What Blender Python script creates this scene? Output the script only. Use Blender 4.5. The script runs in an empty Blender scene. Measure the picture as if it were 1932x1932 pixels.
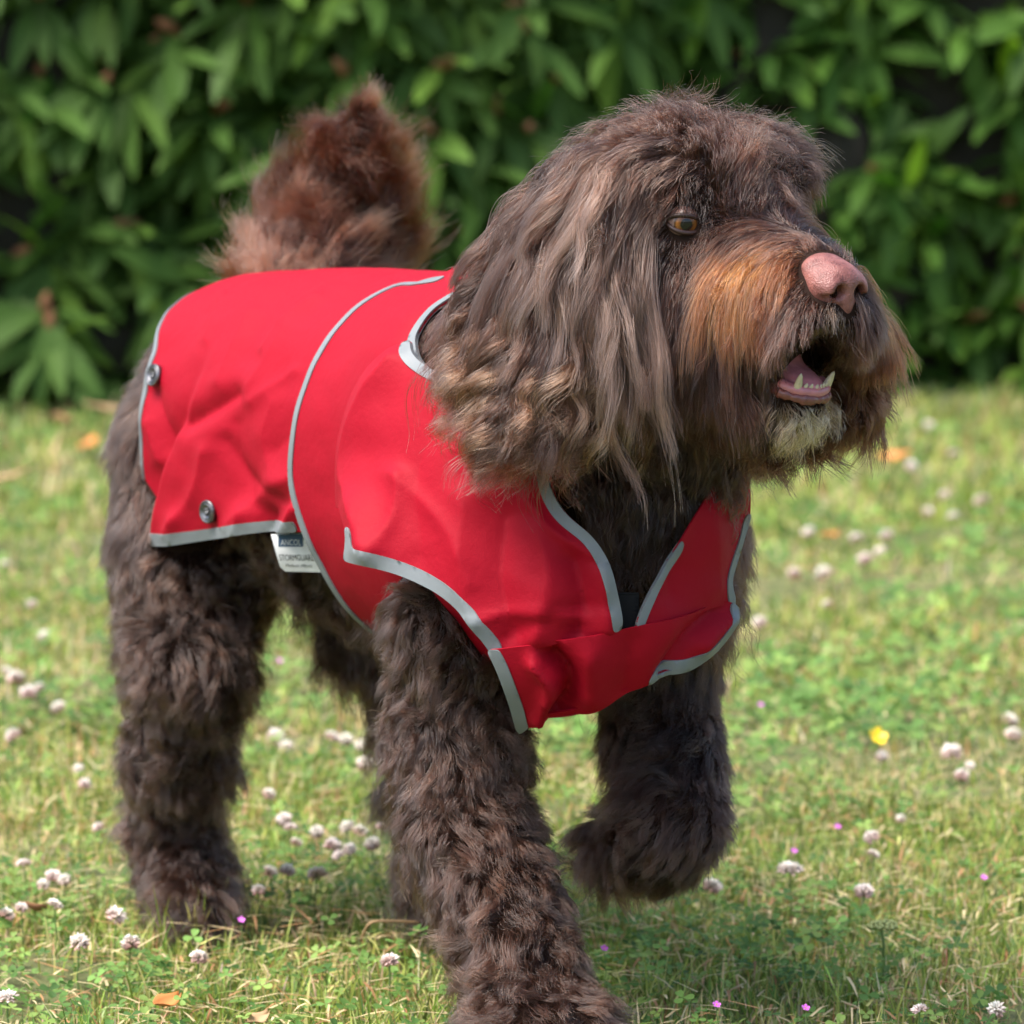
import bpy, bmesh, math, random
import numpy as np
from mathutils import Vector, Matrix
from mathutils.bvhtree import BVHTree
from mathutils.kdtree import KDTree

random.seed(7)
RNG = np.random.default_rng(7)
scene = bpy.context.scene
COL = scene.collection

# ------------------------------------------------------------------ camera
CAM_H, TANW, U = 0.648, 0.24074, 1932.0       # camera height, frame width per metre of distance
PITCH = math.atan(0.45 * TANW)
cam_d = bpy.data.cameras.new('camera')
cam = bpy.data.objects.new('camera', cam_d)
COL.objects.link(cam)
cam.location = (0, 0, CAM_H)
cam.rotation_euler = (math.pi / 2 - PITCH, 0, 0)
cam_d.sensor_width = 36.0
cam_d.lens = 36.0 / TANW
cam_d.clip_start = 0.05
cam_d.clip_end = 500
cam_d.dof.use_dof = True
cam_d.dof.focus_distance = 2.66
cam_d.dof.aperture_fstop = 11
scene.camera = cam

# ------------------------------------------------------------------ sky, sun, exposure
world = bpy.data.worlds.new('World')
scene.world = world
world.use_nodes = True
wn = world.node_tree.nodes
wl = world.node_tree.links
sky = wn.new('ShaderNodeTexSky')
sky.sky_type = 'NISHITA'
sky.sun_disc = False
SUN_EL, SUN_AZ = math.radians(62), math.radians(-115)    # azimuth from +Y (away from the camera), negative = to the left
sky.sun_elevation = SUN_EL
sky.sun_rotation = SUN_AZ
sky.air_density = 1.0
sky.dust_density = 3.0
sky.ozone_density = 1.0
wn['Background'].inputs['Strength'].default_value = 0.10
wl.new(sky.outputs[0], wn['Background'].inputs['Color'])
sun_d = bpy.data.lights.new('sun', 'SUN')
sun_d.energy = 2.3
sun_d.angle = math.radians(40)
sun_d.color = (1.0, 0.95, 0.88)
sun = bpy.data.objects.new('sun', sun_d)
COL.objects.link(sun)
sd_ = Vector((math.sin(SUN_AZ) * math.cos(SUN_EL), math.cos(SUN_AZ) * math.cos(SUN_EL), math.sin(SUN_EL)))
sun.rotation_euler = (-sd_).to_track_quat('-Z', 'Y').to_euler()
sun.location = sd_ * 20
scene.view_settings.view_transform = 'Standard'
scene.view_settings.look = 'None'
scene.view_settings.gamma = 1
scene.view_settings.exposure = 1.68
scene.render.engine = 'CYCLES'
scene.cycles.use_denoising = True
scene.cycles.denoising_prefilter = 'ACCURATE'
scene.cycles.max_bounces = 7
scene.cycles.diffuse_bounces = 3
scene.cycles.glossy_bounces = 3
scene.cycles.transmission_bounces = 4
scene.cycles.adaptive_threshold = 0.02
scene.cycles.transparent_max_bounces = 6
scene.cycles.caustics_reflective = False
scene.cycles.caustics_refractive = False
scene.cycles_curves.shape = 'RIBBONS'
scene.cycles_curves.subdivisions = 2

# ------------------------------------------------------------------ small maths helpers
cp, sp = math.cos(PITCH), math.sin(PITCH)
CAM = np.array((0, 0, CAM_H))
def ray(u, v):
    x = (np.asarray(u, float) / U - .5) * TANW
    y = (.5 - np.asarray(v, float) / U) * TANW
    d = np.stack([x, cp + y * sp, -sp + y * cp], -1)
    return d
def P(u, v, Y):                      # the point at distance Y in front of the camera
    d = ray(u, v)
    return CAM + d * (np.asarray(Y) / d[..., 1])[..., None]
def project(p):
    q = p - CAM
    f = q[..., 1] * cp - q[..., 2] * sp
    up = q[..., 1] * sp + q[..., 2] * cp
    return np.stack([(q[..., 0] / f / TANW + .5) * U, (.5 - up / f / TANW) * U], -1)
def px(n, Y):
    return n / U * TANW * Y
def unit(v):
    v = np.asarray(v, float)
    return v / np.maximum(np.linalg.norm(v, axis=-1, keepdims=True), 1e-9)
def smooth01(x, a, b):
    t = np.clip((x - a) / (b - a), 0, 1)
    return t * t * (3 - 2 * t)

# dog frame: origin on the ground under the withers, f forward, r to the dog's right
DO = np.array((0.033, 2.84, 0.0))
DF = unit((0.5408, -0.8412, 0))
DR = unit((-0.8412, -0.5408, 0))
def dog_local(p):
    q = p - DO
    return q @ DF, q @ DR, p[..., 2]
def dog_world(f, r, z):
    return DO + np.multiply.outer(f, DF) + np.multiply.outer(r, DR) + np.multiply.outer(z, np.array((0, 0, 1.)))
def mirror(p):                       # across the dog's middle plane
    r = (p - DO) @ DR
    return p - 2 * r[..., None] * DR
# head frame
HF = unit((0.643, -0.766, -0.12))
HR = unit(np.cross(HF, (0, 0, 1.)))
HU = np.cross(HR, HF)
HC = P(1290, 420, 2.70)

def spline(pts, n=8):                # Catmull-Rom through the points
    pts = np.asarray(pts, float)
    q = np.vstack([2 * pts[0] - pts[1], pts, 2 * pts[-1] - pts[-2]])
    out = []
    for i in range(1, len(q) - 2):
        t = np.linspace(0, 1, n, endpoint=False)[:, None]
        a, b, c, d = q[i - 1], q[i], q[i + 1], q[i + 2]
        out.append(.5 * (2 * b + (c - a) * t + (2 * a - 5 * b + 4 * c - d) * t ** 2 + (3 * b - a - 3 * c + d) * t ** 3))
    out.append(q[-2][None])
    return np.vstack(out)

# ------------------------------------------------------------------ signed distance grids and surface nets
class Field:
    def __init__(s, lo, hi, h):
        s.lo = np.array(lo, float); s.h = h
        s.n = np.ceil((np.array(hi) - s.lo) / h).astype(int) + 1
        s.d = np.full(s.n, .08, np.float32)
    def box(s, lo, hi):
        i0 = np.clip(np.floor((np.array(lo) - s.lo) / s.h).astype(int), 0, s.n)
        i1 = np.clip(np.ceil((np.array(hi) - s.lo) / s.h).astype(int) + 1, 0, s.n)
        ax = [s.lo[k] + s.h * np.arange(i0[k], i1[k]) for k in range(3)]
        g = np.stack(np.meshgrid(*ax, indexing='ij'), -1)
        return tuple(slice(a, b) for a, b in zip(i0, i1)), g
    def add(s, fn, lo, hi, k=.02, sub=False):
        sl, g = s.box(np.array(lo) - .045 - k, np.array(hi) + .045 + k)
        if 0 in g.shape: return
        b = fn(g); a = s.d[sl]
        if sub:
            a = s.d[sl]; b = -fn(g)
            hh = np.clip(.5 - .5 * (b - a) / k, 0, 1)
            s.d[sl] = (b * (1 - hh) + a * hh + k * hh * (1 - hh)).astype(np.float32)
        else:
            hh = np.clip(.5 + .5 * (b - a) / k, 0, 1)
            s.d[sl] = (b * (1 - hh) + a * hh - k * hh * (1 - hh)).astype(np.float32)
    def cap(s, a, b, ra, rb, k=.02, sub=False):
        a = np.array(a); b = np.array(b); ba = b - a; l2 = max(ba @ ba, 1e-9)
        def fn(g):
            t = np.clip((g - a) @ ba / l2, 0, 1)
            return np.linalg.norm(g - a - t[..., None] * ba, axis=-1) - (ra + (rb - ra) * t)
        m = max(ra, rb)
        s.add(fn, np.minimum(a, b) - m, np.maximum(a, b) + m, k, sub)
    def ell(s, c, axes, rad, k=.02, sub=False):
        c = np.array(c); A = np.array(axes); rad = np.array(rad)
        def fn(g):
            q = (g - c) @ A.T
            k0 = np.linalg.norm(q / rad, axis=-1); k1 = np.linalg.norm(q / rad ** 2, axis=-1)
            return k0 * (k0 - 1) / np.maximum(k1, 1e-6)
        m = np.max(rad)
        s.add(fn, c - m, c + m, k, sub)
    def __call__(s, p):
        q = (p - s.lo) / s.h
        q = np.clip(q, 0, s.n - 1.001)
        i = q.astype(int); f = (q - i).astype(np.float32)
        d = s.d; x, y, z = i[..., 0], i[..., 1], i[..., 2]
        fx, fy, fz = f[..., 0], f[..., 1], f[..., 2]
        c00 = d[x, y, z] * (1 - fx) + d[x + 1, y, z] * fx
        c10 = d[x, y + 1, z] * (1 - fx) + d[x + 1, y + 1, z] * fx
        c01 = d[x, y, z + 1] * (1 - fx) + d[x + 1, y, z + 1] * fx
        c11 = d[x, y + 1, z + 1] * (1 - fx) + d[x + 1, y + 1, z + 1] * fx
        return (c00 * (1 - fy) + c10 * fy) * (1 - fz) + (c01 * (1 - fy) + c11 * fy) * fz
    def grad(s, p, e=None):
        e = e or s.h
        k = np.array([(1, -1, -1), (-1, -1, 1), (-1, 1, -1), (1, 1, 1)], float)
        g = sum(kk * s(p + e * kk)[..., None] for kk in k)
        return g / (4 * e)
    def normal(s, p, e=None):
        return unit(s.grad(p, e))
    def trace(s, u, v, y0=2.40, y1=3.5, level=0.0):   # first hit of a sight line, for measuring where a pixel lands on the surface
        d = ray(u, v); d = d / d[..., 1:2]
        Y = np.full(d.shape[:-1], y0)
        for _ in range(90):
            sd = s(CAM + d * Y[..., None]) - level
            Y = np.minimum(Y + np.clip(sd * .8, -.02, .03), y1)
        return CAM + d * Y[..., None]
    def mesh(s, level=0.0, smooth=2):
        d = s.d - level
        ins = d < 0
        c = np.zeros(np.array(d.shape) - 1, np.int8)
        for a in (0, 1):
            for b in (0, 1):
                for e in (0, 1):
                    c += ins[a:d.shape[0] - 1 + a, b:d.shape[1] - 1 + b, e:d.shape[2] - 1 + e]
        act = (c > 0) & (c < 8)
        idx = np.full(c.shape, -1, np.int64)
        cells = np.argwhere(act)
        idx[act] = np.arange(len(cells))
        acc = np.zeros((len(cells), 3)); cnt = np.zeros(len(cells))
        corners = [(a, b, e) for a in (0, 1) for b in (0, 1) for e in (0, 1)]
        val = {co: d[cells[:, 0] + co[0], cells[:, 1] + co[1], cells[:, 2] + co[2]] for co in corners}
        for co in corners:
            for ax in range(3):
                if co[ax]: continue
                c2 = list(co); c2[ax] = 1; c2 = tuple(c2)
                a, b = val[co], val[c2]
                m = (a < 0) != (b < 0)
                t = np.where(m, a / np.where(m, a - b, 1), 0)
                pt = np.zeros((len(cells), 3)) + co
                pt[:, ax] += t
                acc[m] += pt[m]; cnt[m] += 1
        V = s.lo + s.h * (cells + acc / cnt[:, None])
        faces = []
        for ax in range(3):
            o1, o2 = [(1, 2), (2, 0), (0, 1)][ax]
            sl0 = [slice(None)] * 3; sl1 = [slice(None)] * 3
            sl0[ax] = slice(0, -1); sl1[ax] = slice(1, None)
            a, b = ins[tuple(sl0)], ins[tuple(sl1)]
            e = np.argwhere(a != b)
            e = e[(e[:, o1] > 0) & (e[:, o2] > 0) & (e[:, o1] < c.shape[o1]) & (e[:, o2] < c.shape[o2])]
            flip = a[tuple(e.T)]
            q = []
            for s1, s2 in ((1, 1), (0, 1), (0, 0), (1, 0)):
                f = e.copy(); f[:, o1] -= s1; f[:, o2] -= s2
                q.append(idx[tuple(f.T)])
            q = np.stack(q, 1)
            q[~flip] = q[~flip][:, ::-1]
            faces.append(q)
        F = np.vstack(faces)
        F = F[(F >= 0).all(1)]
        for _ in range(smooth):
            W = np.zeros_like(V); n = np.zeros(len(V))
            for k in range(4):
                np.add.at(W, F[:, k], V[F[:, (k + 1) % 4]] + V[F[:, (k + 3) % 4]]); np.add.at(n, F[:, k], 2)
            V = .5 * V + .5 * W / np.maximum(n, 1)[:, None]
            g = s.grad(V); g2 = np.maximum((g * g).sum(1), .1)
            V = V - g * ((s(V) - level) / g2)[:, None]
        return V, F

# ------------------------------------------------------------------ object helpers
def mesh_obj(name, V, F, mat=None, parent=None, smooth=True, uv=None):
    me = bpy.data.meshes.new(name)
    V = np.asarray(V, np.float32)
    if isinstance(F, np.ndarray):
        k = F.shape[1]
        me.vertices.add(len(V)); me.vertices.foreach_set('co', V.ravel())
        me.loops.add(F.size); me.loops.foreach_set('vertex_index', F.astype(np.int32).ravel())
        me.polygons.add(len(F))
        me.polygons.foreach_set('loop_start', np.arange(0, F.size, k, dtype=np.int32))
        me.update(calc_edges=True); me.validate()
    else:
        me.from_pydata([tuple(map(float, v)) for v in V], [], F)
    if smooth: me.polygons.foreach_set('use_smooth', np.ones(len(me.polygons), bool))
    if mat: me.materials.append(mat)
    o = bpy.data.objects.new(name, me)
    COL.objects.link(o)
    if parent: o.parent = parent
    return o
def empty(name, loc=(0, 0, 0)):
    o = bpy.data.objects.new(name, None); COL.objects.link(o); o.location = loc
    o.empty_display_size = .05
    return o
def tag(o, label=None, cat=None, group=None, kind=None):
    if label: o['label'] = label
    if cat: o['category'] = cat
    if group: o['group'] = group
    if kind: o['kind'] = kind
    return o
def attr_color(me, name, arr, domain='POINT'):
    a = me.attributes.new(name, 'FLOAT_COLOR', domain)
    arr = np.asarray(arr, np.float32)
    if arr.shape[1] == 3: arr = np.hstack([arr, np.ones((len(arr), 1), np.float32)])
    a.data.foreach_set('color', arr.ravel())

class NT:                            # short-hand for node materials
    def __init__(s, name):
        s.m = bpy.data.materials.new(name); s.m.use_nodes = True
        s.t = s.m.node_tree; s.b = s.t.nodes['Principled BSDF']; s.out = s.t.nodes['Material Output']
    def n(s, typ, **kw):
        nd = s.t.nodes.new('ShaderNode' + typ)
        for k, v in kw.items():
            if k.startswith('_'): setattr(nd, k[1:], v)
            else: s.put(nd.inputs[k], v)
        return nd
    def put(s, sock, v):
        if hasattr(v, 'is_linked') and hasattr(v, 'node'): s.t.links.new(v, sock)
        elif isinstance(v, bpy.types.Node): s.t.links.new(v.outputs[0], sock)
        else:
            if sock.type == 'RGBA' and len(v) == 3: v = (*v, 1)
            sock.default_value = v
    def set(s, **kw):
        for k, v in kw.items(): s.put(s.b.inputs[k.replace('_', ' ')], v)
        return s.m
    def ramp(s, fac, stops):
        r = s.n('ValToRGB'); e = r.color_ramp.elements
        while len(e) < len(stops): e.new(.5)
        for i, (p, c) in enumerate(stops):
            e[i].position = p; e[i].color = (*c, 1) if len(c) == 3 else c
        s.put(r.inputs[0], fac)
        return r.outputs[0]
    def noise(s, scale, detail=3, rough=.5, vec=None, out=0):
        k = dict(Scale=scale, Detail=detail, Roughness=rough)
        nd = s.n('TexNoise', **k)
        if vec is not None: s.put(nd.inputs['Vector'], vec)
        return nd.outputs[out]
    def obj(s): return s.n('TexCoord').outputs['Object']
    def mix(s, f, a, b, typ='MIX'):
        nd = s.n('Mix', _data_type='RGBA', _blend_type=typ)
        s.put(nd.inputs[0], f); s.put(nd.inputs[6], a); s.put(nd.inputs[7], b)
        return nd.outputs[2]
    def bump(s, h, strength=.3, dist=.002):
        return s.n('Bump', Height=h, Strength=strength, Distance=dist).outputs[0]
def simple(name, col, rough=.6, **kw):
    t = NT(name)
    n = t.noise(60, 3, vec=t.obj())
    c = t.ramp(n, [(.3, tuple(np.array(col) * .85)), (.7, tuple(np.minimum(np.array(col) * 1.15, 1)))])
    t.set(Base_Color=c, Roughness=rough, **kw)
    return t.m
N_FUR = 420000
# ------------------------------------------------------------------ the dog's body
def torso_fn(grow=0.0, table=None, skirt=False):
    tb = np.array(table if table is not None else TORSO)
    ff = np.linspace(tb[0, 0], tb[-1, 0], 400)
    cols = []
    ker = np.exp(-np.linspace(-2, 2, 41) ** 2); ker /= ker.sum()
    for c in (1, 2, 3):
        y = np.interp(ff, tb[:, 0], tb[:, c])
        y = np.convolve(np.pad(y, 20, mode='edge'), ker, 'valid')
        cols.append(y)
    def fn(g):
        f, r, z = dog_local(g)
        zt = np.interp(f, ff, cols[0]) + grow; zb = np.interp(f, ff, cols[1]) - grow; w = np.interp(f, ff, cols[2]) + grow
        hz = (zt - zb) / 2; zc = (zt + zb) / 2
        x = 2.2
        if skirt: x = 2.2 + 2.6 * smooth01(zc + .02 - z, 0, .05) * smooth01(-f, .12, .22)
        e = (np.abs(r / w) ** x + np.abs((z - zc) / hz) ** x) ** (1 / x)
        d = (e - 1) * np.minimum(w, hz)
        over = np.maximum(np.maximum(tb[0, 0] - grow - f, f - tb[-1, 0] - grow), 0)
        return np.where(over > 0, np.sqrt(np.maximum(d, 0) ** 2 + over ** 2), d)
    return fn
#         f     top   bottom width
TORSO = [(-.500, .400, .340, .030), (-.485, .425, .320, .055), (-.455, .448, .300, .075), (-.40, .462, .285, .088), (-.30, .470, .268, .095),
         (-.20, .472, .256, .100), (-.10, .474, .245, .104), (-.02, .472, .238, .104), (.03, .462, .240, .098), (.07, .44, .25, .085),
         (.10, .41, .27, .06), (.115, .38, .30, .03)]
TLO, THI = (-.42, 2.60, .16), (.28, 3.42, .52)

def limb(F, pts, k=.025):
    for (a, b) in zip(pts[:-1], pts[1:]):
        F.cap(P(*a[:3]), P(*b[:3]), px(a[3], a[2]), px(b[3], b[2]), k)

body = Field((-.40, 2.44, -.03), (.36, 3.46, .68), .004)
body.add(torso_fn(), TLO, THI, .03)
# standing foreleg
limb(body, [(905, 960, 2.80, 150), (862, 1180, 2.80, 106), (858, 1400, 2.80, 102), (885, 1560, 2.775, 100), (945, 1700, 2.74, 92), (990, 1830, 2.705, 84), (1010, 1910, 2.69, 84)])
body.ell(P(1025, 1945, 2.665), [DF, DR, (0, 0, 1)], (.058, .040, .032), .02)
# lifted foreleg
limb(body, [(1262, 1010, 2.845, 122), (1258, 1120, 2.85, 106), (1238, 1260, 2.86, 90), (1255, 1420, 2.84, 86), (1275, 1540, 2.805, 78)])
limb(body, [(1275, 1545, 2.805, 76), (1245, 1585, 2.82, 74), (1160, 1597, 2.875, 60)], .02)
# hind leg in view
limb(body, [(370, 850, 3.17, 150), (370, 1050, 3.14, 140), (355, 1250, 3.10, 98), (340, 1420, 3.13, 78), (325, 1570, 3.17, 62), (352, 1680, 3.13, 62)])
limb(body, [(345, 1660, 3.15, 58), (372, 1715, 3.09, 58)], .02)
# far hind leg
limb(body, [(630, 950, 3.20, 110), (735, 1150, 3.12, 84), (795, 1330, 3.11, 62), (808, 1500, 3.15, 54), (842, 1640, 3.10, 54), (875, 1690, 3.06, 56)])
# neck and throat
limb(body, [(1045, 800, 2.86, 248), (1150, 700, 2.80, 225), (1240, 520, 2.735, 195)], .05)
limb(body, [(1150, 1000, 2.75, 100), (1230, 800, 2.73, 130)], .05)
body.cap(P(985, 745, 2.86), P(1130, 690, 2.79), px(234, 2.86), px(206, 2.79), .04)
# skull, brow, cheeks, muzzle, lower jaw
body.ell(P(1285, 415, 2.70), [HF, HR, HU], (.075, .064, .060), .03)
body.ell(P(1240, 330, 2.66), [HF, HR, HU], (.030, .026, .020), .03)
body.ell(P(1440, 320, 2.72), [HF, HR, HU], (.030, .026, .020), .03)
body.cap(P(1290, 560, 2.665), P(1390, 600, 2.64), .042, .040, .04)
body.cap(P(1350, 560, 2.68), P(1545, 585, 2.60), .045, .030, .02)
body.cap(P(1405, 450, 2.690), P(1525, 528, 2.606), .028, .022, .02)
body.cap(P(1450, 600, 2.61), P(1520, 640, 2.575), .024, .019, .02)
body.cap(P(1560, 590, 2.63), P(1610, 625, 2.605), .024, .016, .02)
jaw_a, jaw_b = P(1370, 690, 2.68), P(1500, 757, 2.608)
body.cap(P(1485, 684, 2.65), P(1575, 690, 2.56), .020, .024, .008, sub=True)      # the open mouth
body.cap(jaw_a, jaw_b, .040, .019, .02)
body.cap(P(1470, 705, 2.655), P(1550, 710, 2.565), .014, .016, .008, sub=True)
for a, b, ra, rb in (((1628, 650, 2.66), (1615, 770, 2.68), .016, .015), ((1440, 640, 2.615), (1425, 750, 2.63), .022, .020), ((1500, 660, 2.70), (1500, 760, 2.70), .03, .03)):
    body.cap(P(*a), P(*b), ra, rb, .015)
# eye sockets
EYE_R, EYE_L = P(1293, 422, 2.642), P(1497, 395, 2.705)
# ear flaps
def ear_axis(s):
    if s > 0: return HC + HR * .062 + HU * .000 - HF * .014, HC + HR * .108 - HU * .110 - HF * .032
    return HC - HR * .052 + HU * .010 - HF * .030, HC - HR * .070 - HU * .105 - HF * .030
for s in (1, -1):
    a, b = ear_axis(s)
    body.ell((a + b) / 2, [unit(np.cross(HR, b - a)), unit(np.cross(b - a, np.cross(HR, b - a))), unit(b - a)], (.048, .012, .076), .012)
    body.cap(a, a * .7 + b * .3, .024, .022, .03)
# tail carried up over the rump
TAIL = [dog_world(-.42, -.02, .440), P(610, 500, 3.29), P(640, 415, 3.30), P(668, 325, 3.29), P(688, 212, 3.26)]
for a, b, ra, rb in zip(TAIL[:-1], TAIL[1:], (.035, .043, .038, .024), (.043, .038, .024, .009)):
    body.cap(a, b, ra, rb, .03)

# ------------------------------------------------------------------ the surface the coat lies on
COATT = [(-.50, .425, .335, .04), (-.485, .448, .31, .068), (-.455, .470, .285, .095), (-.40, .484, .262, .108), (-.30, .492, .25, .112),
         (-.20, .494, .240, .116), (-.10, .496, .232, .121), (-.02, .494, .222, .124), (.03, .486, .220, .122), (.07, .464, .224, .110),
         (.10, .43, .24, .088), (.125, .39, .27, .05)]
hull = Field((-.40, 2.52, .12), (.28, 3.42, .60), .0029)
hull.add(torso_fn(0, COATT, True), TLO, THI, .02)
trunk = Field((-.40, 2.52, .12), (.28, 3.42, .60), .0029)      # the same without shoulders, under the girth strap
trunk.add(torso_fn(0, COATT, True), TLO, THI, .02)
trunk.cap(P(1000, 760, 2.85), P(1130, 700, 2.79), px(262, 2.84), px(222, 2.79), .05)
for s, pts in ((1, [(925, 900, 2.78, 165), (850, 1100, 2.775, 160), (890, 1220, 2.765, 140)]), (-1, [(1195, 960, 2.83, 112), (1212, 1140, 2.83, 98)])):
    limb(hull, pts, .05)
hull.cap(P(1085, 1110, 2.745), P(1125, 1000, 2.745), .078, .070, .05)
hull.cap(P(1030, 1220, 2.745), P(1200, 1165, 2.755), .036, .036, .04)
hull.cap(P(1000, 760, 2.85), P(1130, 700, 2.79), px(275, 2.84), px(235, 2.79), .05)
# ------------------------------------------------------------------ fur
class VNoise:                        # smooth vector noise from a few random waves
    def __init__(s, scale, n=10, seed=1):
        r = np.random.default_rng(seed)
        s.k = r.normal(size=(n, 3)) * (2 * math.pi / scale) * .6
        s.ph = r.uniform(0, 6.28, (n, 3)); s.a = math.sqrt(2 / n)
    def __call__(s, p):
        q = p @ s.k.T
        return np.stack([np.sin(q + s.ph[:, c]).sum(-1) for c in range(3)], -1) * s.a
def mirror_head(p):
    return p - 2 * ((p - HC) @ HR)[..., None] * HR
def mirror_vec(v):
    return v - 2 * (v @ HR)[..., None] * HR
CR = np.array((1., 0, 0)); CU = np.array((0, sp, cp)); CFW = np.array((0, cp, -sp))
#              colour main           second colour
PAL = {'dark': ((.012, .0065, .0045), (.028, .015, .010)), 'brown': ((.020, .0092, .0060), (.070, .035, .023)), 'leg': ((.022, .0125, .0095), (.066, .040, .031)),
       'hind': ((.020, .0118, .0090), (.062, .039, .030)), 'grey': ((.030, .0155, .0108), (.215, .150, .124)), 'tan': ((.042, .021, .0135), (.22, .135, .086)), 'red': ((.036, .013, .007), (.115, .042, .018)),
       'orange': ((.046, .0148, .0056), (.20, .068, .018)), 'gold': ((.11, .036, .010), (.40, .165, .045)), 'white': ((.26, .20, .12), (.66, .58, .42)), 'face': ((.019, .0080, .0050), (.066, .027, .015)),
       'lip': ((.024, .011, .007), (.16, .12, .085)), 'tail': ((.030, .0120, .0075), (.125, .048, .024))}
PAL = {k: tuple(tuple(np.array(c) * (.66, .495, .405) * (1.25 if k in ('white', 'orange', 'gold', 'tail') else 1)) for c in v) for k, v in PAL.items()}
class Groom:
    def __init__(s): s.pos = []; s.par = []
    def g(s, u, v, du, dv, ln, lift, pal, curl=0., wl=.03, clump=.5, alt=.35, grav=.3, lay=.006, out=0., side=0):
        p = body.trace(np.array(float(u)), np.array(float(v)))
        d = CR * du - CU * dv - CFW * out
        s.add(p, d, ln, lift, pal, curl, wl, clump, alt, grav, lay)
        if side:
            s.add(mirror_head(p), mirror_vec(d), ln, lift, pal, curl, wl, clump, alt, grav, lay)
    def add(s, p, d, ln, lift, pal, curl=0., wl=.03, clump=.5, alt=.35, grav=.3, lay=.006):
        s.pos.append(p); a, b = PAL[pal]
        s.par.append(np.r_[unit(d), ln, lift, curl, wl, clump, alt, grav, lay, a, b])
    def at(s, p, power=3.0, eps=.004):
        G = np.array(s.pos); R = np.array(s.par); out = np.empty((len(p), R.shape[1]))
        for i in range(0, len(p), 40000):
            d2 = ((p[i:i + 40000, None, :] - G[None]) ** 2).sum(-1)
            w = 1 / (d2 + eps ** 2) ** power
            out[i:i + 40000] = (w / w.sum(1, keepdims=True)) @ R
        return out

def sample_mesh(V, F, n, weight=None):
    T = np.vstack([F[:, [0, 1, 2]], F[:, [0, 2, 3]]])
    a, b, c = V[T[:, 0]], V[T[:, 1]], V[T[:, 2]]
    ar = np.linalg.norm(np.cross(b - a, c - a), axis=1)
    if weight is not None: ar = ar * weight((a + b + c) / 3)
    cum = np.cumsum(ar); k = np.searchsorted(cum, RNG.random(n) * cum[-1])
    r1 = np.sqrt(RNG.random(n)); r2 = RNG.random(n)
    return a[k] * (1 - r1)[:, None] + b[k] * (r1 * (1 - r2))[:, None] + c[k] * (r1 * r2)[:, None]

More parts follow.
